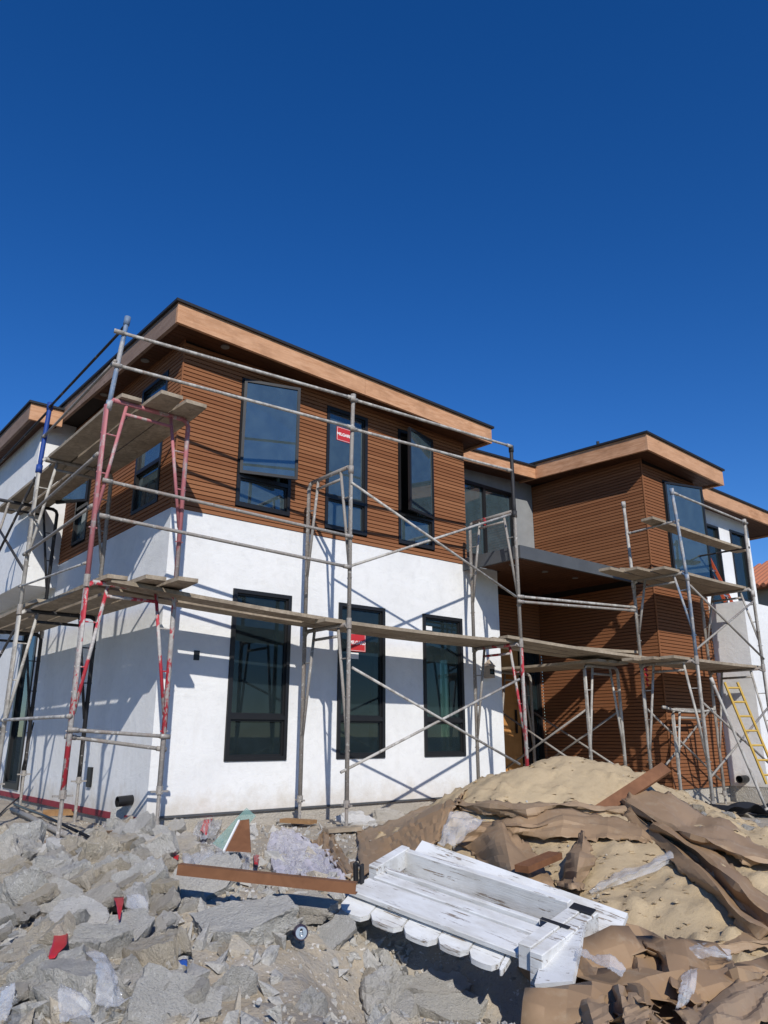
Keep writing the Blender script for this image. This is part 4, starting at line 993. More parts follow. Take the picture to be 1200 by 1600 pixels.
def gravel():
    random.seed(5); mbs = {'concrete': MB(), 'concrete_tan': MB(), 'plaster_white': MB()}
    ico = bmesh.new(); bmesh.ops.create_icosphere(ico, subdivisions=1, radius=1); V0 = [v.co.copy() for v in ico.verts]; F0 = [[v.index for v in f.verts] for f in ico.faces]; ico.free()
    cnt = 0
    while cnt < 15000:
        u = random.uniform(-4.2, 5.0); v = random.uniform(2.6, 9.5)
        if v > 7 and random.random() < .5: continue
        x, y = uv2w(u, v); 
        if x > -0.03 and y > -0.03 and x < 5.7: continue
        if y > -1.4 and 7.85 < x < 9.7: continue
        z = float(gbase(u, v))
        if zsand(x, y) > z+.01 : 
            if random.random() < .96: continue
            z = float(zsand(x, y))
        z += (0.055*nz(x, y, 2.2, 4, 3.1)+0.022*nz(x, y, 9.0, 3, 8.0))*(1 if v < 6.4 else .45)
        s = random.choice((.004, .005, .006, .008, .011, .016))*random.uniform(.7, 1.3)
        m = random.choices(list(mbs), (.6, .3, .1))[0]
        rot = Euler((random.uniform(0, 6), random.uniform(0, 6), random.uniform(0, 6))).to_matrix()
        mbs[m].add([Vector((x, y, z+s*.2))+rot @ Vector((p.x*s*random.uniform(.7, 1.3), p.y*s*random.uniform(.6, 1.1), p.z*s*random.uniform(.5, .9))) for p in V0], F0); cnt += 1
    for k, mb in mbs.items():
        me = bpy.data.meshes.new('gravel'); me.from_pydata(mb.v, [], mb.f); o = new_obj('gravel', me, k)
        tag(o, {'concrete': 'grey gravel and crumbs scattered over the ground', 'concrete_tan': 'tan gravel and crumbs scattered over the ground', 'plaster_white': 'white plaster crumbs scattered over the ground'}[k], 'gravel', None, 'stuff')
gravel()
# ================================================================ SHEETS (paper, plastic film): crumpled by a small position-based solver
def relax(P, rest_u, rest_v, iters=140, bend=0.25, grav=0.0012, lift=0.012, seed=0, surfz=None):
    rng = np.random.default_rng(seed); n, m, _ = P.shape
    dg = math.hypot(rest_u, rest_v)
    def con(A, B, L, k):
        d = B-A; l = np.linalg.norm(d, axis=-1, keepdims=True)+1e-9; c = d*((l-L)/l)*.5*k; A += c; B -= c
    for it in range(iters):
        X0 = P[..., :2].copy(); P[..., 2] -= grav
        for par in (0, 1):
            a = P[par:n-1:2]; b = P[par+1:n:2]; k = min(len(a), len(b)); con(a[:k], b[:k], rest_u, 1.0)
            a = P[:, par:m-1:2]; b = P[:, par+1:m:2]; k = min(a.shape[1], b.shape[1]); con(a[:, :k], b[:, :k], rest_v, 1.0)
        for par in (0, 1):
            a = P[par:n-1:2, :-1]; b = P[par+1:n:2, 1:]; k = min(len(a), len(b)); con(a[:k], b[:k], dg, .6)
            a = P[par:n-1:2, 1:]; b = P[par+1:n:2, :-1]; k = min(len(a), len(b)); con(a[:k], b[:k], dg, .6)
        for par in (0, 1, 2, 3):
            a = P[par:n-2:4]; b = P[par+2:n:4]; k = min(len(a), len(b)); con(a[:k], b[:k], 2*rest_u, bend)
            a = P[:, par:m-2:4]; b = P[:, par+2:m:4]; k = min(a.shape[1], b.shape[1]); con(a[:, :k], b[:, :k], 2*rest_v, bend)
        h = (surfz or hsurf)(P[..., 0], P[..., 1])+lift
        hitm = P[..., 2] < h
        P[..., 2] = np.maximum(P[..., 2], h)
        P[..., :2] = np.where(hitm[..., None], X0+(P[..., :2]-X0)*.08, P[..., :2])
    return P
def sheet_obj(name, P, m, label, cat, group=None, sub=None, th=0.0025):
    if sub is None: sub = 0 if m == 'kraft_paper' else 1
    n, mm, _ = P.shape
    me = bpy.data.meshes.new(name)
    me.from_pydata([tuple(p) for p in P.reshape(-1, 3)], [], [(i*mm+j, (i+1)*mm+j, (i+1)*mm+j+1, i*mm+j+1) for i in range(n-1) for j in range(mm-1)])
    c = Vector(P.reshape(-1, 3).mean(0)); me.transform(Matrix.Translation(-c))
    bm = bmesh.new(); bm.from_mesh(me); bmesh.ops.recalc_face_normals(bm, faces=bm.faces)
    bm.to_mesh(me); bm.free()
    autosmooth(me, 9 if m == 'kraft_paper' else 30)
    o = new_obj(name, me, m); o.location = c
    if sub:
        s = o.modifiers.new('s', 'SUBSURF'); s.levels = 1; s.render_levels = 1
    t = o.modifiers.new('t', 'SOLIDIFY'); t.thickness = th; t.offset = 0
    return tag(o, label, cat, group)
def strip(name, path, width, m, label, cat, seed, squeeze=.62, n=None, mcount=9, hump=.10, lift=.02, group=None, stretch=1.03, iters=120, bend=.35):
    """long sheet laid along photo-traced ground points, its width pushed together so that it buckles"""
    rng = np.random.default_rng(seed); pts = [np.array(surf(*q[:2])) + np.array([0, 0, q[2] if len(q) > 2 else 0]) for q in path]
    seg = [np.linalg.norm(pts[i+1]-pts[i]) for i in range(len(pts)-1)]; L = sum(seg); cum = np.concatenate([[0], np.cumsum(seg)])
    rv = width/(mcount-1); n = n or max(8, int(L/(rv*1.15)))
    ss = np.linspace(0, L, n); C = np.stack([np.interp(ss, cum, [p[k] for p in pts]) for k in range(3)], 1)
    Tn = np.gradient(C, axis=0); Tn[:, 2] = 0; Tn /= np.linalg.norm(Tn, axis=1, keepdims=True)+1e-9
    S = np.stack([-Tn[:, 1], Tn[:, 0], 0*Tn[:, 0]], 1)
    sg = []
    while len(sg) < mcount-1: sg += [1 if (len(sg) == 0 or sg[-1] < 0) else -1]*int(rng.integers(1, 4))
    prof = np.concatenate([[0], np.cumsum(np.array(sg[:mcount-1])*rv*math.sqrt(max(0.0, 1-squeeze**2)))]); prof -= prof.min()
    P = np.zeros((n, mcount, 3)); a1, a2, a3 = rng.uniform(0, 6.3, 3); lv = np.interp(ss, cum, [q[2] if len(q) > 2 else 0 for q in path])
    for j in range(mcount):
        f = j/(mcount-1)-.5; wob = .04*np.sin(ss*3.1+a1)+.02*np.sin(ss*7.3+a2)
        P[:, j] = C + S*(f*width*squeeze*(1+.15*np.sin(ss*2.3+a3))+wob)[:, None]
        P[:, j, 2] = hsurf(P[:, j, 0], P[:, j, 1])+lift+lv*.6+prof[j]*(.75+.35*np.sin(ss*2.7+a2+j*.2))+rng.uniform(0, .008, n)
    relax(P, L*stretch/(n-1), rv, iters, bend, .0010, lift, seed)
    return sheet_obj(name, P, m, label, cat, group)
def crumple(name, px, py, su, sv, m, label, cat, seed, squeeze=.6, nu=16, nv=14, rot=0.0, hump=.14, lift=.02, base=0.0, group=None, iters=130, bend=.3, th=.0025, at=None):
    rng = np.random.default_rng(seed); c = at or surf(px, py); P = np.zeros((nu, nv, 3)); a = AZ-math.pi/2+rot
    ex = np.array([math.cos(a), math.sin(a)]); ey = np.array([-math.sin(a), math.cos(a)])
    folds = [(rng.uniform(0, math.pi), rng.uniform(.16, .42)*max(su, sv), rng.uniform(0, 1), rng.uniform(.5, 1)) for _ in range(4)]
    for i in range(nu):
        for j in range(nv):
            fu = i/(nu-1)-.5; fv = j/(nv-1)-.5
            q = np.array([c.x, c.y])+ex*fu*su*squeeze+ey*fv*sv*squeeze+rng.normal(0, .004, 2)
            hh = 0.0
            for an, wl_, ph_, am in folds:
                t = (fu*su*math.cos(an)+fv*sv*math.sin(an))/wl_+ph_; t -= math.floor(t); hh += am*wl_*.9*(t if t < .5 else 1-t)
            P[i, j, :2] = q
            P[i, j, 2] = float(hsurf(q[0], q[1]))+lift+base+hh*hump/.2*.8
    relax(P, su/(nu-1), sv/(nv-1), iters, bend, .0009, lift, seed)
    return sheet_obj(name, P, m, label, cat, group, None, th)
pg = 'sheets of brown builders paper'
def ctrl_sheet(name, rows, m, label, cat, seed, group=None, sub=8, rough=.006, th=.0015, close=0.0, crease=1.0):
    """sheet folded along traced creases: rows of (photo x, photo y, metres in front of the terrain seen there)"""
    rng = np.random.default_rng(seed); nr = len(rows); nc = max(len(r) for r in rows); G = np.zeros((nr, nc, 3))
    for i, r in enumerate(rows):
        Q = []
        for px, py, dv in r:
            s0 = surf(px, py); v0 = float(w2uv(s0.x, s0.y)[1]); Q.append(atv(px, py, v0-dv-close) + Vector((0, 0, .012)))
        t = np.linspace(0, 1, len(Q)); tt = np.linspace(0, 1, nc)
        for k in range(3): G[i, :, k] = np.interp(tt, t, [q[k] for q in Q])
    ti = np.linspace(0, nr-1, (nr-1)*sub+1); tj = np.linspace(0, nc-1, (nc-1)*sub+1); P = np.zeros((len(ti), len(tj), 3))
    for a_, x in enumerate(ti):
        i = min(int(x), nr-2); f = x-i
        for b_, y in enumerate(tj):
            j = min(int(y), nc-2); g = y-j
            P[a_, b_] = G[i, j]*(1-f)*(1-g)+G[i+1, j]*f*(1-g)+G[i, j+1]*(1-f)*g+G[i+1, j+1]*f*g
    A_ = np.linspace(0, np.linalg.norm(G[-1, 0]-G[0, 0])+.01, P.shape[0])[:, None]*np.ones(P.shape[:2]); B_ = np.linspace(0, sum(np.linalg.norm(G[0, j+1]-G[0, j]) for j in range(nc-1)), P.shape[1])[None, :]*np.ones(P.shape[:2])
    NX = np.cross(np.gradient(P, axis=0), np.gradient(P, axis=1)); NX /= np.linalg.norm(NX, axis=-1, keepdims=True)+1e-9
    hh = np.zeros(P.shape[:2])
    for k in range(7):                      # straight random creases
        an = rng.uniform(0, math.pi); wl_ = rng.uniform(.13, .6)*(1 if crease <= 1 else .6); ph_ = rng.uniform(0, 1); t = (A_*math.cos(an)+B_*math.sin(an))/wl_+ph_; t = t-np.floor(t)
        hh += wl_*rng.uniform(.02, .075)*np.where(t < .5, t, 1-t)*2
    if m == 'kraft_paper':                  # long pleats along the sheet, fading in and out
        wl_ = rng.uniform(.10, .16); q = (A_+.10*np.sin(B_*rng.uniform(2, 5)+rng.uniform(0, 6))+.25*B_*rng.uniform(-.6, .6))/wl_+rng.uniform(0, 1); q = q-np.floor(q); k0 = rng.uniform(.25, .6)
        env = .35+.65*(.5+.5*np.sin(B_*rng.uniform(3, 7)+A_*4+rng.uniform(0, 6)))
        hh += wl_*.19*env*np.where(q < k0, q/k0, (1-q)/(1-k0))
    P += NX*((hh-hh.mean())*crease)[..., None]
    P += rng.normal(0, 1, P.shape)*rough*(.08 if m == 'kraft_paper' else .25)
    if m == 'kraft_paper':                  # torn edges
        for sl in ((0, slice(None)), (-1, slice(None)), (slice(None), 0), (slice(None), -1)): P[sl] += rng.normal(0, .007, P[sl].shape)
    P[..., 2] = np.maximum(P[..., 2], hsurf(P[..., 0], P[..., 1])+.008)
    return sheet_obj(name, P, m, label, cat, group, 0, th)
def paper(label, rows, seed, **k): return ctrl_sheet('paper_sheet', rows, 'kraft_paper', label, 'paper', seed, pg, **k)
paper('brown paper sheet peaked up at the left foot of the sand heap', [[(557,1300,.05),(600,1290,.15),(650,1265,.12),(700,1247,.12),(730,1236,.02)], [(560,1325,.32),(605,1312,.26),(640,1290,.28),(690,1266,.3),(714,1260,.15)], [(562,1372,.25),(620,1350,.1),(655,1330,.38),(682,1322,.30),(706,1275,.18)]], 77, crease=.5)
paper('brown paper flap standing at the right end of the brown strip', [[(487,1322,.05),(508,1294,.15),(522,1312,.05)], [(498,1332,.15),(515,1320,.32),(537,1338,.1)], [(540,1378,.25),(550,1372,.38),(562,1362,.12)]], 2)
paper('upper brown paper band lying across the sand heap', [[(712,1252,.05),(768,1255,.10),(818,1252,.12),(883,1256,.10),(930,1262,.05),(990,1264,.04)], [(714,1258,.15),(768,1262,.25),(822,1268,.3),(876,1260,.2),(930,1267,.12),(990,1269,.1)], [(715,1268,.05),(768,1276,.10),(826,1286,.12),(868,1266,.05),(925,1275,.03),(985,1274,.02)]], 3)
paper('lower brown paper band lying across the front of the sand heap', [[(740,1282,.12),(800,1284,.14),(860,1274,.12),(930,1272,.1),(985,1290,.05),(1022,1315,.0)], [(735,1294,.28),(800,1293,.32),(865,1287,.26),(930,1286,.22),(985,1303,.14),(1020,1318,.03)], [(715,1320,.1),(790,1305,.14),(858,1313,.12),(932,1313,.08),(975,1315,.05),(1014,1321,.0)]], 4)
paper('brown paper tented up behind the middle of the white panel', [[(714,1320,.0),(752,1306,.12),(784,1288,.38),(806,1304,.22),(830,1322,.1)], [(735,1337,.05),(764,1330,.25),(792,1325,.48),(818,1335,.3),(842,1347,.2)], [(750,1356,.1),(776,1366,.3),(802,1376,.42),(834,1384,.3),(868,1390,.2)]], 5)
paper('upright brown paper fold at the left edge of the open sand', [[(900,1310,.05),(912,1299,.22),(924,1325,.05)], [(885,1350,.14),(906,1350,.36),(930,1345,.1)], [(866,1388,.15),(892,1394,.34),(909,1398,.15)]], 6)
paper('brown paper sheet along the top of the sand at right', [[(995,1230,.05),(1050,1252,.08),(1095,1271,.08),(1135,1290,.08),(1175,1314,.06),(1225,1340,.05)], [(985,1240,.25),(1040,1268,.25),(1085,1290,.16),(1125,1308,.12),(1170,1326,.12),(1225,1350,.1)], [(970,1250,.2),(1030,1285,.36),(1080,1308,.36),(1125,1325,.3),(1165,1340,.24),(1225,1356,.15)], [(985,1264,.05),(1040,1304,.1),(1085,1324,.1),(1125,1337,.1),(1160,1352,.1),(1205,1356,.0)]], 7)
paper('long brown paper sheet running down the sand to the right edge', [[(1015,1284,.10),(1050,1296,.1),(1095,1318,.1),(1122,1335,.1),(1150,1362,.08),(1190,1390,.06),(1235,1420,.05)], [(1020,1292,.3),(1050,1308,.34),(1085,1327,.34),(1115,1352,.34),(1150,1387,.3),(1185,1417,.24),(1235,1455,.12)], [(1015,1300,.02),(1050,1320,.02),(1088,1345,.02),(1118,1377,.02),(1150,1410,.02),(1185,1442,.02),(1218,1468,0)], [(985,1268,.16),(1020,1295,.2),(1055,1324,.22),(1090,1360,.22),(1130,1402,.22),(1168,1445,.18),(1202,1468,.1)], [(971,1277,.02),(1004,1309,.02),(1036,1332,.02),(1068,1367,.02),(1098,1396,.02),(1143,1440,.02),(1174,1470,.0)]], 8)
paper('flat brown paper scrap on the sand below the long sheet', [[(1098,1480,.02),(1150,1458,.04),(1225,1462,.03)], [(1104,1486,.05),(1160,1474,.10),(1225,1476,.08)], [(1120,1489,.02),(1170,1487,.03),(1225,1484,.02)]], 9)
for k, (px, py, a, b, r) in enumerate(((940, 1500, .8, .6, .2), (960, 1590, .7, .6, -.3), (1060, 1560, .9, .7, .5), (1170, 1590, .9, .7, .1))):
    crumple('paper_sheet', px, py, a, b, 'kraft_paper', ('crumpled brown paper underneath the end of the white panel', 'crumpled brown paper lowest beside the white panel', 'crumpled brown paper beneath the bottom right heap', 'crumpled brown paper deepest in the bottom right corner')[k], 'paper', 20+k, .6, 9, 8, r, .16, group=pg, base=.0, iters=40)
paper('brown paper at the top of the bottom right heap under the white board', [[(890,1476,.15),(930,1468,.2),(975,1458,.15),(1002,1466,.05)], [(895,1492,.25),(935,1482,.35),(985,1470,.4),(1010,1478,.1)], [(900,1512,.1),(945,1500,.15),(990,1490,.2),(1020,1490,.05)]], 11)
paper('dark brown paper sheet arching over the middle of the bottom right heap', [[(1000,1470,.2),(1035,1474,.25),(1066,1480,.2),(1095,1495,.1)], [(1010,1484,.4),(1040,1492,.45),(1075,1502,.4),(1110,1520,.2)], [(1022,1496,.15),(1045,1520,.5),(1085,1540,.4),(1125,1548,.2)], [(1030,1510,.1),(1052,1550,.45),(1090,1572,.35),(1130,1570,.2)]], 12)
paper('brown paper standing in a sharp triangle in the bottom heap', [[(975,1512,.1),(996,1503,.3),(1036,1508,.15)], [(968,1535,.2),(1000,1530,.42),(1040,1540,.15)], [(962,1560,.15),(1010,1578,.45),(1044,1572,.2)]], 13)
paper('folded brown paper at the bottom edge beside the white hanging board', [[(892,1560,.2),(922,1545,.25),(940,1540,.2)], [(890,1580,.35),(918,1572,.45),(948,1566,.3)], [(905,1612,.3),(930,1612,.4),(955,1612,.3)]], 14)
paper('brown paper pleats at the bottom edge of the right heap', [[(940,1550,.1),(965,1548,.3),(985,1560,.1),(1005,1565,.25)], [(950,1580,.25),(975,1578,.45),(995,1586,.25),(1020,1582,.4)], [(965,1615,.2),(990,1615,.4),(1010,1615,.2),(1035,1612,.35)]], 15)
paper('brown paper fold above the bottom right corner', [[(1105,1512,.1),(1143,1503,.25),(1165,1520,.1)], [(1112,1535,.3),(1150,1525,.42),(1190,1540,.2)], [(1120,1556,.15),(1160,1550,.25),(1215,1555,.15)]], 16)
paper('large dark brown paper sheet filling the bottom right corner', [[(1060,1592,.3),(1100,1566,.35),(1172,1538,.3),(1225,1520,.2)], [(1075,1600,.45),(1120,1585,.5),(1180,1565,.45),(1225,1548,.35)], [(1085,1620,.4),(1130,1618,.45),(1190,1605,.45),(1225,1590,.4)]], 17)
fg2 = 'pieces of clear plastic film'
def film(label, rows, seed, m='clear_plastic', name='plastic_film', rough=.014): return ctrl_sheet(name, rows, m, label, 'plastic bag' if 'bag' in name else 'plastic film', seed, fg2, 9, rough*.5, .0008, 0.0, 1.3)
film('clear plastic bag behind the left half of the brown strip', [[(288,1328,.30),(318,1318,.34),(350,1322,.34),(384,1334,.28)], [(284,1340,.40),(322,1336,.46),(356,1334,.46),(392,1344,.36)], [(290,1356,.34),(325,1360,.36),(360,1362,.38),(388,1364,.32)]], 40, name='plastic_bag')
film('lavender-white plastic bag behind the right half of the brown strip', [[(424,1304,.28),(442,1296,.34),(464,1302,.32),(478,1318,.24)], [(416,1326,.36),(450,1316,.46),(492,1324,.44),(516,1336,.30)], [(424,1352,.34),(458,1344,.44),(505,1348,.44),(530,1358,.30)], [(432,1372,.28),(468,1374,.32),(510,1378,.32),(540,1380,.26)]], 41, 'lavender_plastic', 'plastic_bag')
film('clear plastic film between the paper sheets left of the sand', [[(704,1270,.34),(732,1272,.30),(764,1284,.24)], [(694,1294,.44),(722,1292,.44),(746,1296,.34)], [(684,1320,.42),(700,1324,.42),(716,1318,.3)]], 42)
film('clear plastic film over the slabs at bottom left', [[(128,1490,.34),(158,1488,.34),(170,1500,.30)], [(150,1512,.38),(166,1514,.42),(182,1530,.34)], [(156,1545,.36),(176,1542,.42),(194,1552,.34)], [(148,1578,.34),(178,1570,.36),(205,1566,.30)]], 43)
film('clear plastic film hanging over the hole at bottom left', [[(92,1540,.36),(110,1556,.36),(140,1576,.34)], [(90,1565,.40),(112,1574,.42),(142,1584,.38)], [(92,1602,.38),(118,1602,.40),(140,1598,.36)]], 44)
film('clear plastic film scrap in the bottom left corner', [[(0,1556,.34),(24,1548,.36)], [(-6,1580,.40),(18,1576,.40)], [(-8,1608,.36),(10,1600,.36)]], 53)
film('clear plastic bag with a red tab beside the large corner lump', [[(316,1270,0.69),(334,1261,0.73),(348,1274,0.69)], [(304,1294,0.69),(324,1288,0.85),(346,1290,0.71)], [(300,1312,0.63),(320,1314,0.71),(338,1306,0.63)]], 45, name='plastic_bag')
film('clear plastic film at the foot of the left wall', [[(160,1290,.15),(178,1280,.2),(202,1290,.15)], [(156,1302,.2),(182,1296,.3),(208,1304,.18)], [(166,1312,.1),(186,1312,.16),(206,1312,.1)]], 46)
film('clear plastic strip lying on the open sand', [[(1054,1334,.02),(1005,1350,.04),(962,1366,.04),(920,1392,.02)], [(1056,1342,.10),(1008,1359,.13),(966,1376,.13),(921,1397,.07)], [(1052,1350,.02),(1010,1370,.03),(972,1385,.03),(924,1402,.01)]], 47, rough=.007)
film('clear plastic strip on the paper beside the white panel', [[(900,1490,.42),(918,1486,.46),(944,1502,.46),(978,1520,.40)], [(902,1504,.48),(926,1504,.52),(950,1518,.50),(972,1530,.44)]], 48)
film('clear plastic film below the sand at right', [[(1060,1478,.2),(1098,1474,.22),(1140,1490,.1)], [(1076,1490,.3),(1112,1488,.32),(1146,1502,.16)], [(1090,1498,.3),(1120,1500,.3),(1140,1506,.14)]], 49)
film('clear plastic film deep in the bottom right paper heap', [[(1066,1526,.5),(1092,1520,.48)], [(1062,1550,.56),(1086,1548,.54)], [(1056,1584,.52),(1074,1574,.50)]], 50)
film('clear plastic film scrap beside the red triangle', [[(198,1400,.34),(214,1408,.32),(232,1420,.28)], [(196,1418,.36),(212,1424,.36),(228,1436,.30)]], 51)
crumple('plastic_bag', 1100, 1285, .6, .45, 'sticker_white', 'white sack lying at the foot of the brown wing', 'sack', 52, .7, 14, 12, 0, .14, base=.03, th=.003, at=hit(1095, 1282, 2, -.22))
crumple('cloth_heap', 1170, 1275, 1.2, .7, 'dark_cloth', 'black plastic sheeting heaped before the low stucco block', 'sheeting', 53, .6, 14, 12, 0, .14, base=.02, th=.003, at=hit(1170, 1272, 2, -.22))
def scrap(label, rows, seed, m='red_plastic'): return ctrl_sheet('plastic_scrap', rows, m, label, 'plastic scrap', seed, None, 4, .004, .0015, 0.0, .4)
scrap('red triangle of plastic stuck up between the slabs', [[(177,1400,.40),(194,1399,.40)], [(181,1420,.38),(192,1420,.38)], [(185,1441,.36),(187,1442,.36)]], 60)
scrap('red plastic scrap lying across the rubble at left', [[(84,1466,.36),(106,1460,.34)], [(82,1477,.40),(104,1480,.36)], [(73,1502,.36),(85,1502,.38)]], 61)
scrap('red plastic tab inside the clear bag by the corner lump', [[(322,1272,0.83),(334,1276,0.80)], [(317,1288,0.84),(328,1290,0.80)], [(312,1302,0.82),(322,1306,0.80)]], 62)
scrap('tiny red scrap left of the brown strip', [[(272,1334,.3),(280,1338,.3)], [(271,1344,.3),(278,1346,.3)]], 63)
scrap('small red scrap on the clear bag behind the brown strip', [[(396,1338,.55),(405,1340,.55)], [(397,1352,.55),(402,1354,.55)]], 64)
scrap('thin blue plastic scrap beside the biggest flat slab', [[(278,1506,.3),(292,1504,.3)], [(282,1511,.3),(292,1514,.3)]], 65, 'blue_plastic')
# ================================================================ BOARDS AND OBJECTS ON THE HEAP
def board(name, label, a, b, wd, th, m, cat='board', up=(0,0,1), group=None):
    a = Vector(a); b = Vector(b); o = MB().bar((0,0,0), b-a, wd, th, up).build(name, m); o.location = a
    return tag(o, label, cat, group)
sa, sb = atv(277, 1359, 4.38), atv(556, 1389, 4.25)
st = empty('metal_strip', sa, 'long brown metal strip lying across the rubble', 'metal strip'); dv = sb-sa
MB().bar((0,0,0), dv, .006, .052).build('web', 'brown_board', st)
nrm = -dv.normalized().cross(Vector((0,0,1))).normalized()
MB().bar(nrm*.028+Vector((0,0,.024)), dv+nrm*.028+Vector((0,0,.024)), .05, .005).build('flange', 'brown_board', st)
MB().bar(nrm*.028-Vector((0,0,.024)), dv+nrm*.028-Vector((0,0,.024)), .05, .005).build('flange', 'brown_board', st)
board('wood_board', 'dark brown board sticking up out of the sand heap', atv(930, 1272, 6.35), atv(1041, 1199, 6.6), .10, .03, 'brown_board', up=(-.4, -.6, .7))
board('wood_board', 'short brown board among the paper behind the white panel', atv(815, 1358, 5.1), atv(868, 1336, 5.4), .10, .04, 'brown_board')
board('wood_board', 'brown board end at the bottom below the white panel', atv(888, 1592, 3.5), atv(960, 1618, 3.35), .12, .04, 'brown_board')
for k, (x0, y0, x1, y1, lab) in enumerate(((66, 1277, 118, 1275, 'scrap wood block on the dirt behind the corner screw jack'), (168, 1312, 205, 1318, 'scrap wood block in the rubble left of the large corner lump'), (42, 1325, 66, 1335, 'square wood block end beside the dirt patch at left'), (442, 1289, 490, 1292, 'flat scrap board under the front scaffold foot'), (508, 1306, 560, 1302, 'base board under the outer front scaffold foot'), (0, 1348, 45, 1343, 'pale board lying at the left edge on the dirt'))):
    board('wood_block', lab, surf(x0, y0, .05), surf(x1, y1, .05), .14, .07 if k < 3 else .04, 'scrap_wood' if k not in (4, 5) else 'scaffold_plank', 'wood block')
p0 = surf(18, 1270, .04); p1 = surf(75, 1300, .05); p2 = surf(130, 1328, .06)
tag(MB().tube([p0, p0.lerp(p1, .5)+Vector((0, 0, .01)), p1, p2], .03, 10).build('loose_pipe', 'tube_grey', None, True), 'thicker grey pipe lying on the dirt beside the left wall', 'pipe')
q0 = surf(22, 1263, .05); q1 = surf(140, 1318, .05)
tag(MB().tube([q0, q0.lerp(q1, .5)+Vector((0, 0, .02)), q1], .016, 8).build('loose_pipe', 'black_plastic', None, True), 'thin dark hose lying on the dirt beside the left wall', 'hose')
c0 = onX(40, 1205, -.08); 
tag(MB().tube([surf(-10, 1285, .02), surf(10, 1265, .03), surf(30, 1256, .1), Vector((-.1, 4.3, .35)), Vector((-.05, 4.2, 1.0))], .011, 7).build('cable', 'black_plastic', None, True), 'dark cable curling up the left wall at the photo edge', 'cable')
# broken glass pane with brown backing board
def slab_poly(name, pts, nvec, th, m, parent):
    n = len(pts); nv = Vector(nvec).normalized()*th
    return MB().add([tuple(p) for p in pts]+[tuple(p+nv) for p in pts], [tuple(range(n)), tuple(range(2*n-1, n-1, -1))]+[(i, (i+1) % n, n+(i+1) % n, n+i) for i in range(n)]).build(name, m, parent)
V0_ = 5.6
gp = [atv(*q, v) for q, v in (((332, 1318), 5.55), ((352, 1330), 5.45), ((400, 1275), 5.75), ((385, 1262), 5.8))]
bp = [atv(*q, v) for q, v in (((350, 1330), 5.42), ((392, 1332), 5.40), ((389, 1280), 5.65), ((374, 1282), 5.66))]
ge = empty('broken_pane', gp[0], 'broken greenish glass pane with a brown board leaning in the rubble', 'glass pane')
slab_poly('glass', [p-gp[0] for p in gp], FH, .006, 'sheet_glass', ge); slab_poly('backing_board', [p-gp[0] for p in bp], FH, .012, 'brown_board', ge)
MB().bar(bp[0]-gp[0]-Vector(FH)*.01, bp[3]-gp[0]-Vector(FH)*.01, .012, .014).build('edge_bead', 'sticker_white', ge)
# drink can
cp = surf(468, 1474, .05); cp = cp+(Vector(CAM)-cp).normalized()*.05; ca = empty('drink_can', cp, 'purple drink can lying in the rubble with its lid toward the viewer', 'can')
ax = (Vector(CAM)-cp).normalized(); ax = (ax+Vector((0.15, 0, -.1))).normalized()
prof = [(-.055, .0), (-.053, .022), (-.045, .031), (.035, .032), (.048, .027), (.052, .0275), (.052, .025), (.047, .024)]
def lathe(prof, ax, n=20):
    x = ax.cross(Vector((0,0,1))).normalized(); y = ax.cross(x); mb = MB()
    for t, r in prof: mb.v += [tuple(ax*t+x*math.cos(2*math.pi*k/n)*r+y*math.sin(2*math.pi*k/n)*r) for k in range(n)]
    for i in range(len(prof)-1):
        for k in range(n): mb.f.append((i*n+k, i*n+(k+1) % n, (i+1)*n+(k+1) % n, (i+1)*n+k))
    return mb
K = 1.15
lathe([(a*K, b*K) for a, b in prof], ax).build('can_body', 'can_purple', ca, True)
lathe([(.0475*K, .0), (.0475*K, .0241*K)], ax).build('can_lid', 'aluminium', ca)
x_ = ax.cross(Vector((0,0,1))).normalized(); y_ = ax.cross(x_)
tb = MB(); cc = ax*(.0505*K)
ringp = [cc+x_*math.cos(a)*.008+y_*(math.sin(a)*.011+.004) for a in [2*math.pi*k/12 for k in range(13)]]
tb.tube(ringp, .0022, 6).build('pull_tab', 'aluminium', ca)
lathe([(.0490*K, .0), (.0490*K, .007)], ax).build('mouth_hole', 'black_plastic', ca).location = -y_*.012
# small dry weed
wp = surf(40, 1338); wd = empty('weed', wp, 'small dry weed at the edge of the dirt patch', 'weed'); random.seed(3); m = MB()
for k in range(16):
    a = random.uniform(0, 6.28); l = random.uniform(.08, .2); e = Vector((math.cos(a)*l*.6, math.sin(a)*l*.6, l*.8)); m.tube([(0,0,0), e*.5+Vector((0,0,.02)), e], [.003, .002, .001], 4)
m.build('stems', 'dark_cloth', wd); m = MB()
for k in range(60):
    a = random.uniform(0, 6.28); r = random.uniform(.02, .12); p = Vector((math.cos(a)*r, math.sin(a)*r, random.uniform(.03, .16))); d1 = Vector((random.gauss(0,1), random.gauss(0,1), random.gauss(0,1)))*.008; d2 = Vector((random.gauss(0,1), random.gauss(0,1), random.gauss(0,1)))*.006
    m.add([p, p+d1, p+d1+d2, p+d2], [(0,1,2,3)])
m.build('leaves', 'brown_board', wd)
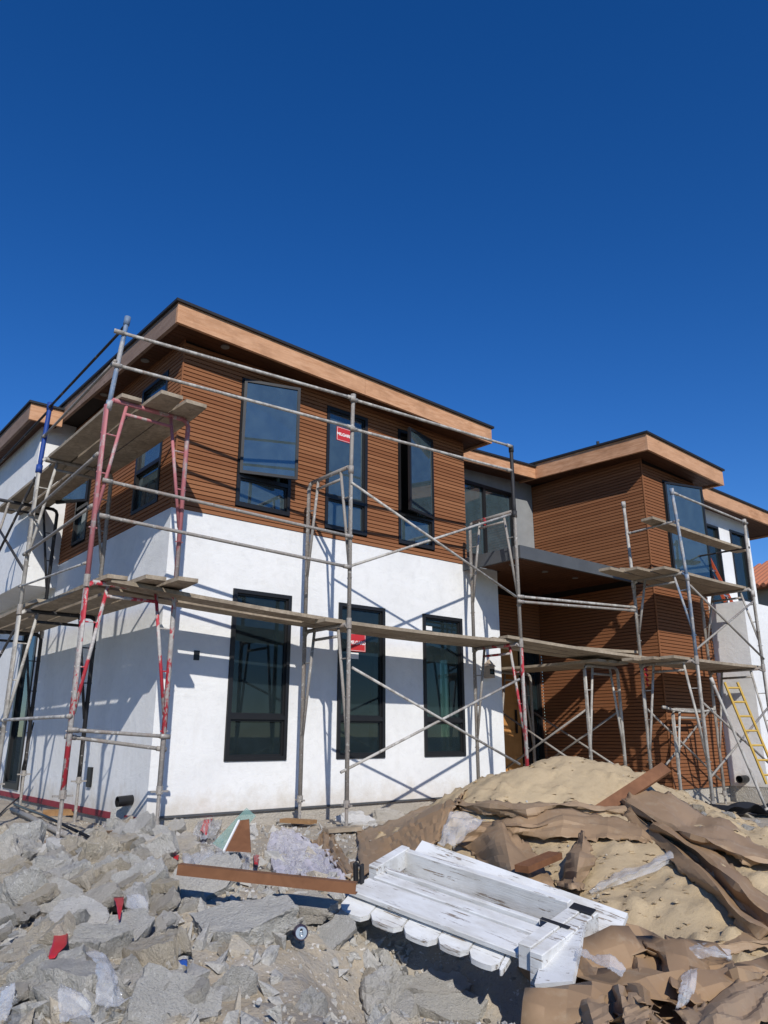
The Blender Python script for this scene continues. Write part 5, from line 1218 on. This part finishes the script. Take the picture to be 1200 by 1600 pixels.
# ================================================================ WHITE WOODEN PANEL
A = atv(533, 1408, 4.55); B = atv(845, 1530, 3.85); D = atv(600, 1352, 4.95)
ex = (B-A).normalized(); ey = (D-A); ey = (ey-ex*ey.dot(ex)).normalized(); ez = ex.cross(ey).normalized()
LG = (B-A).length; WG = (D-A).length
gate = empty('wooden_panel', A, 'broken white wooden panel with peeling paint and scalloped edge on the rubble', 'wood panel')
gate.rotation_euler = Matrix((ex, ey, ez)).transposed().to_euler()
def gb(name, x0, x1, y0, y1, z0, z1, m='peeling_white_paint', skew=0.0):
    mb = MB(); mb.box(x0, x1, y0, y1, z0, z1); mb.v = [(x+skew*y, y, z) for x, y, z in mb.v]
    o = mb.build(name, m, gate); bv = o.modifiers.new('b', 'BEVEL'); bv.width = .004; bv.segments = 1; return o
def scallop(x0, x1, y0, y1, z0, z1, dy, tip):
    n = 6; V = [(x0, y1), (x0, y0+.035)]+[(x0+(x1-x0)*(i/n), y0+.03-.03*math.sin(math.pi*i/n)**.3) for i in range(1, n)]+[(x1, y0+.035), (x1, y1)]
    k = len(V)
    f = lambda q, z: (q[0], q[1]+dy, z-(y1-q[1])*tip)
    MB().add([f(q, z0) for q in V]+[f(q, z1) for q in V], [tuple(range(k)), tuple(range(2*k-1, k-1, -1))]+[(i, (i+1) % k, k+(i+1) % k, k+i) for i in range(k)]).build('scalloped_slat', 'peeling_white_paint', gate)
xs = [0.0, .20, .41, .62, .80, .97, LG-.18]; random.seed(8)
for i in range(6): scallop(xs[i]+.003+.01*random.random(), xs[i+1]-.003, -.045+.008*i+random.uniform(-.012, .012), .10, -.005, .022, random.uniform(-.012, .012), .25+.1*random.random())
gb('wide_board', .02, LG-.13, .04, .215, .024, .052); gb('wide_board', .05, LG-.13, .220, .295, .030, .062)
gb('narrow_batten', .08, LG-.16, .300, .325, .052, .082, 'peeling_white_paint')
gb('inner_board', .12, .55, .36, .50, -.05, -.028)
gb('end_board', .0, .06, .24, .56, .0, .11); gb('end_post', LG-.125, LG-.06, .02, .50, .0, .115, skew=.12); gb('end_post', LG-.055, LG+.01, .0, .50, -.06, .11, skew=.12)
gb('back_rail', .04, LG-.10, .52, .56, -.04, .10)
gb('metal_strap', LG-.13, LG+.02, .26, .285, .1155, .119, 'flashing'); gb('hinge', .0, .02, .10, .13, .053, .17, 'flashing'); gb('hinge', .03, .045, .12, .15, .053, .16, 'flashing')
gb('metal_strap', LG-.06, LG+.06, .44, .50, .116, .123, 'flashing')
P0 = atv(652, 1328, 4.98)-A; P1 = atv(975, 1446, 4.25)-A
iv = Matrix((ex, ey, ez)); l0 = iv @ P0; l1 = iv @ P1
lb = MB().bar(l0, l1, .125, .03, (0, -.5, 1)).build('long_board', 'peeling_white_paint', gate)
MB().bar(l0+Vector((0, -.06, -.05)), l1+Vector((-.05, -.06, -.05)), .03, .07, (0, -.3, 1)).build('long_board_edge', 'peeling_white_paint', gate)
h0 = iv @ (atv(888, 1448, 4.10)-A); h1_ = iv @ (atv(866, 1540, 3.72)-A)
MB().bar(h0, h1_, .17, .028, (-.3, 0, 1)).build('hanging_board', 'peeling_white_paint', gate)
h0 = iv @ (atv(884, 1545, 3.74)-A); h1_ = iv @ (atv(878, 1585, 3.62)-A)
MB().bar(h0, h1_, .07, .03, (-.3, 0, 1)).build('hanging_board', 'peeling_white_paint', gate)
print('objects', len(bpy.data.objects), 'tris', sum(len(o.data.polygons) for o in bpy.data.objects if o.type == 'MESH'))
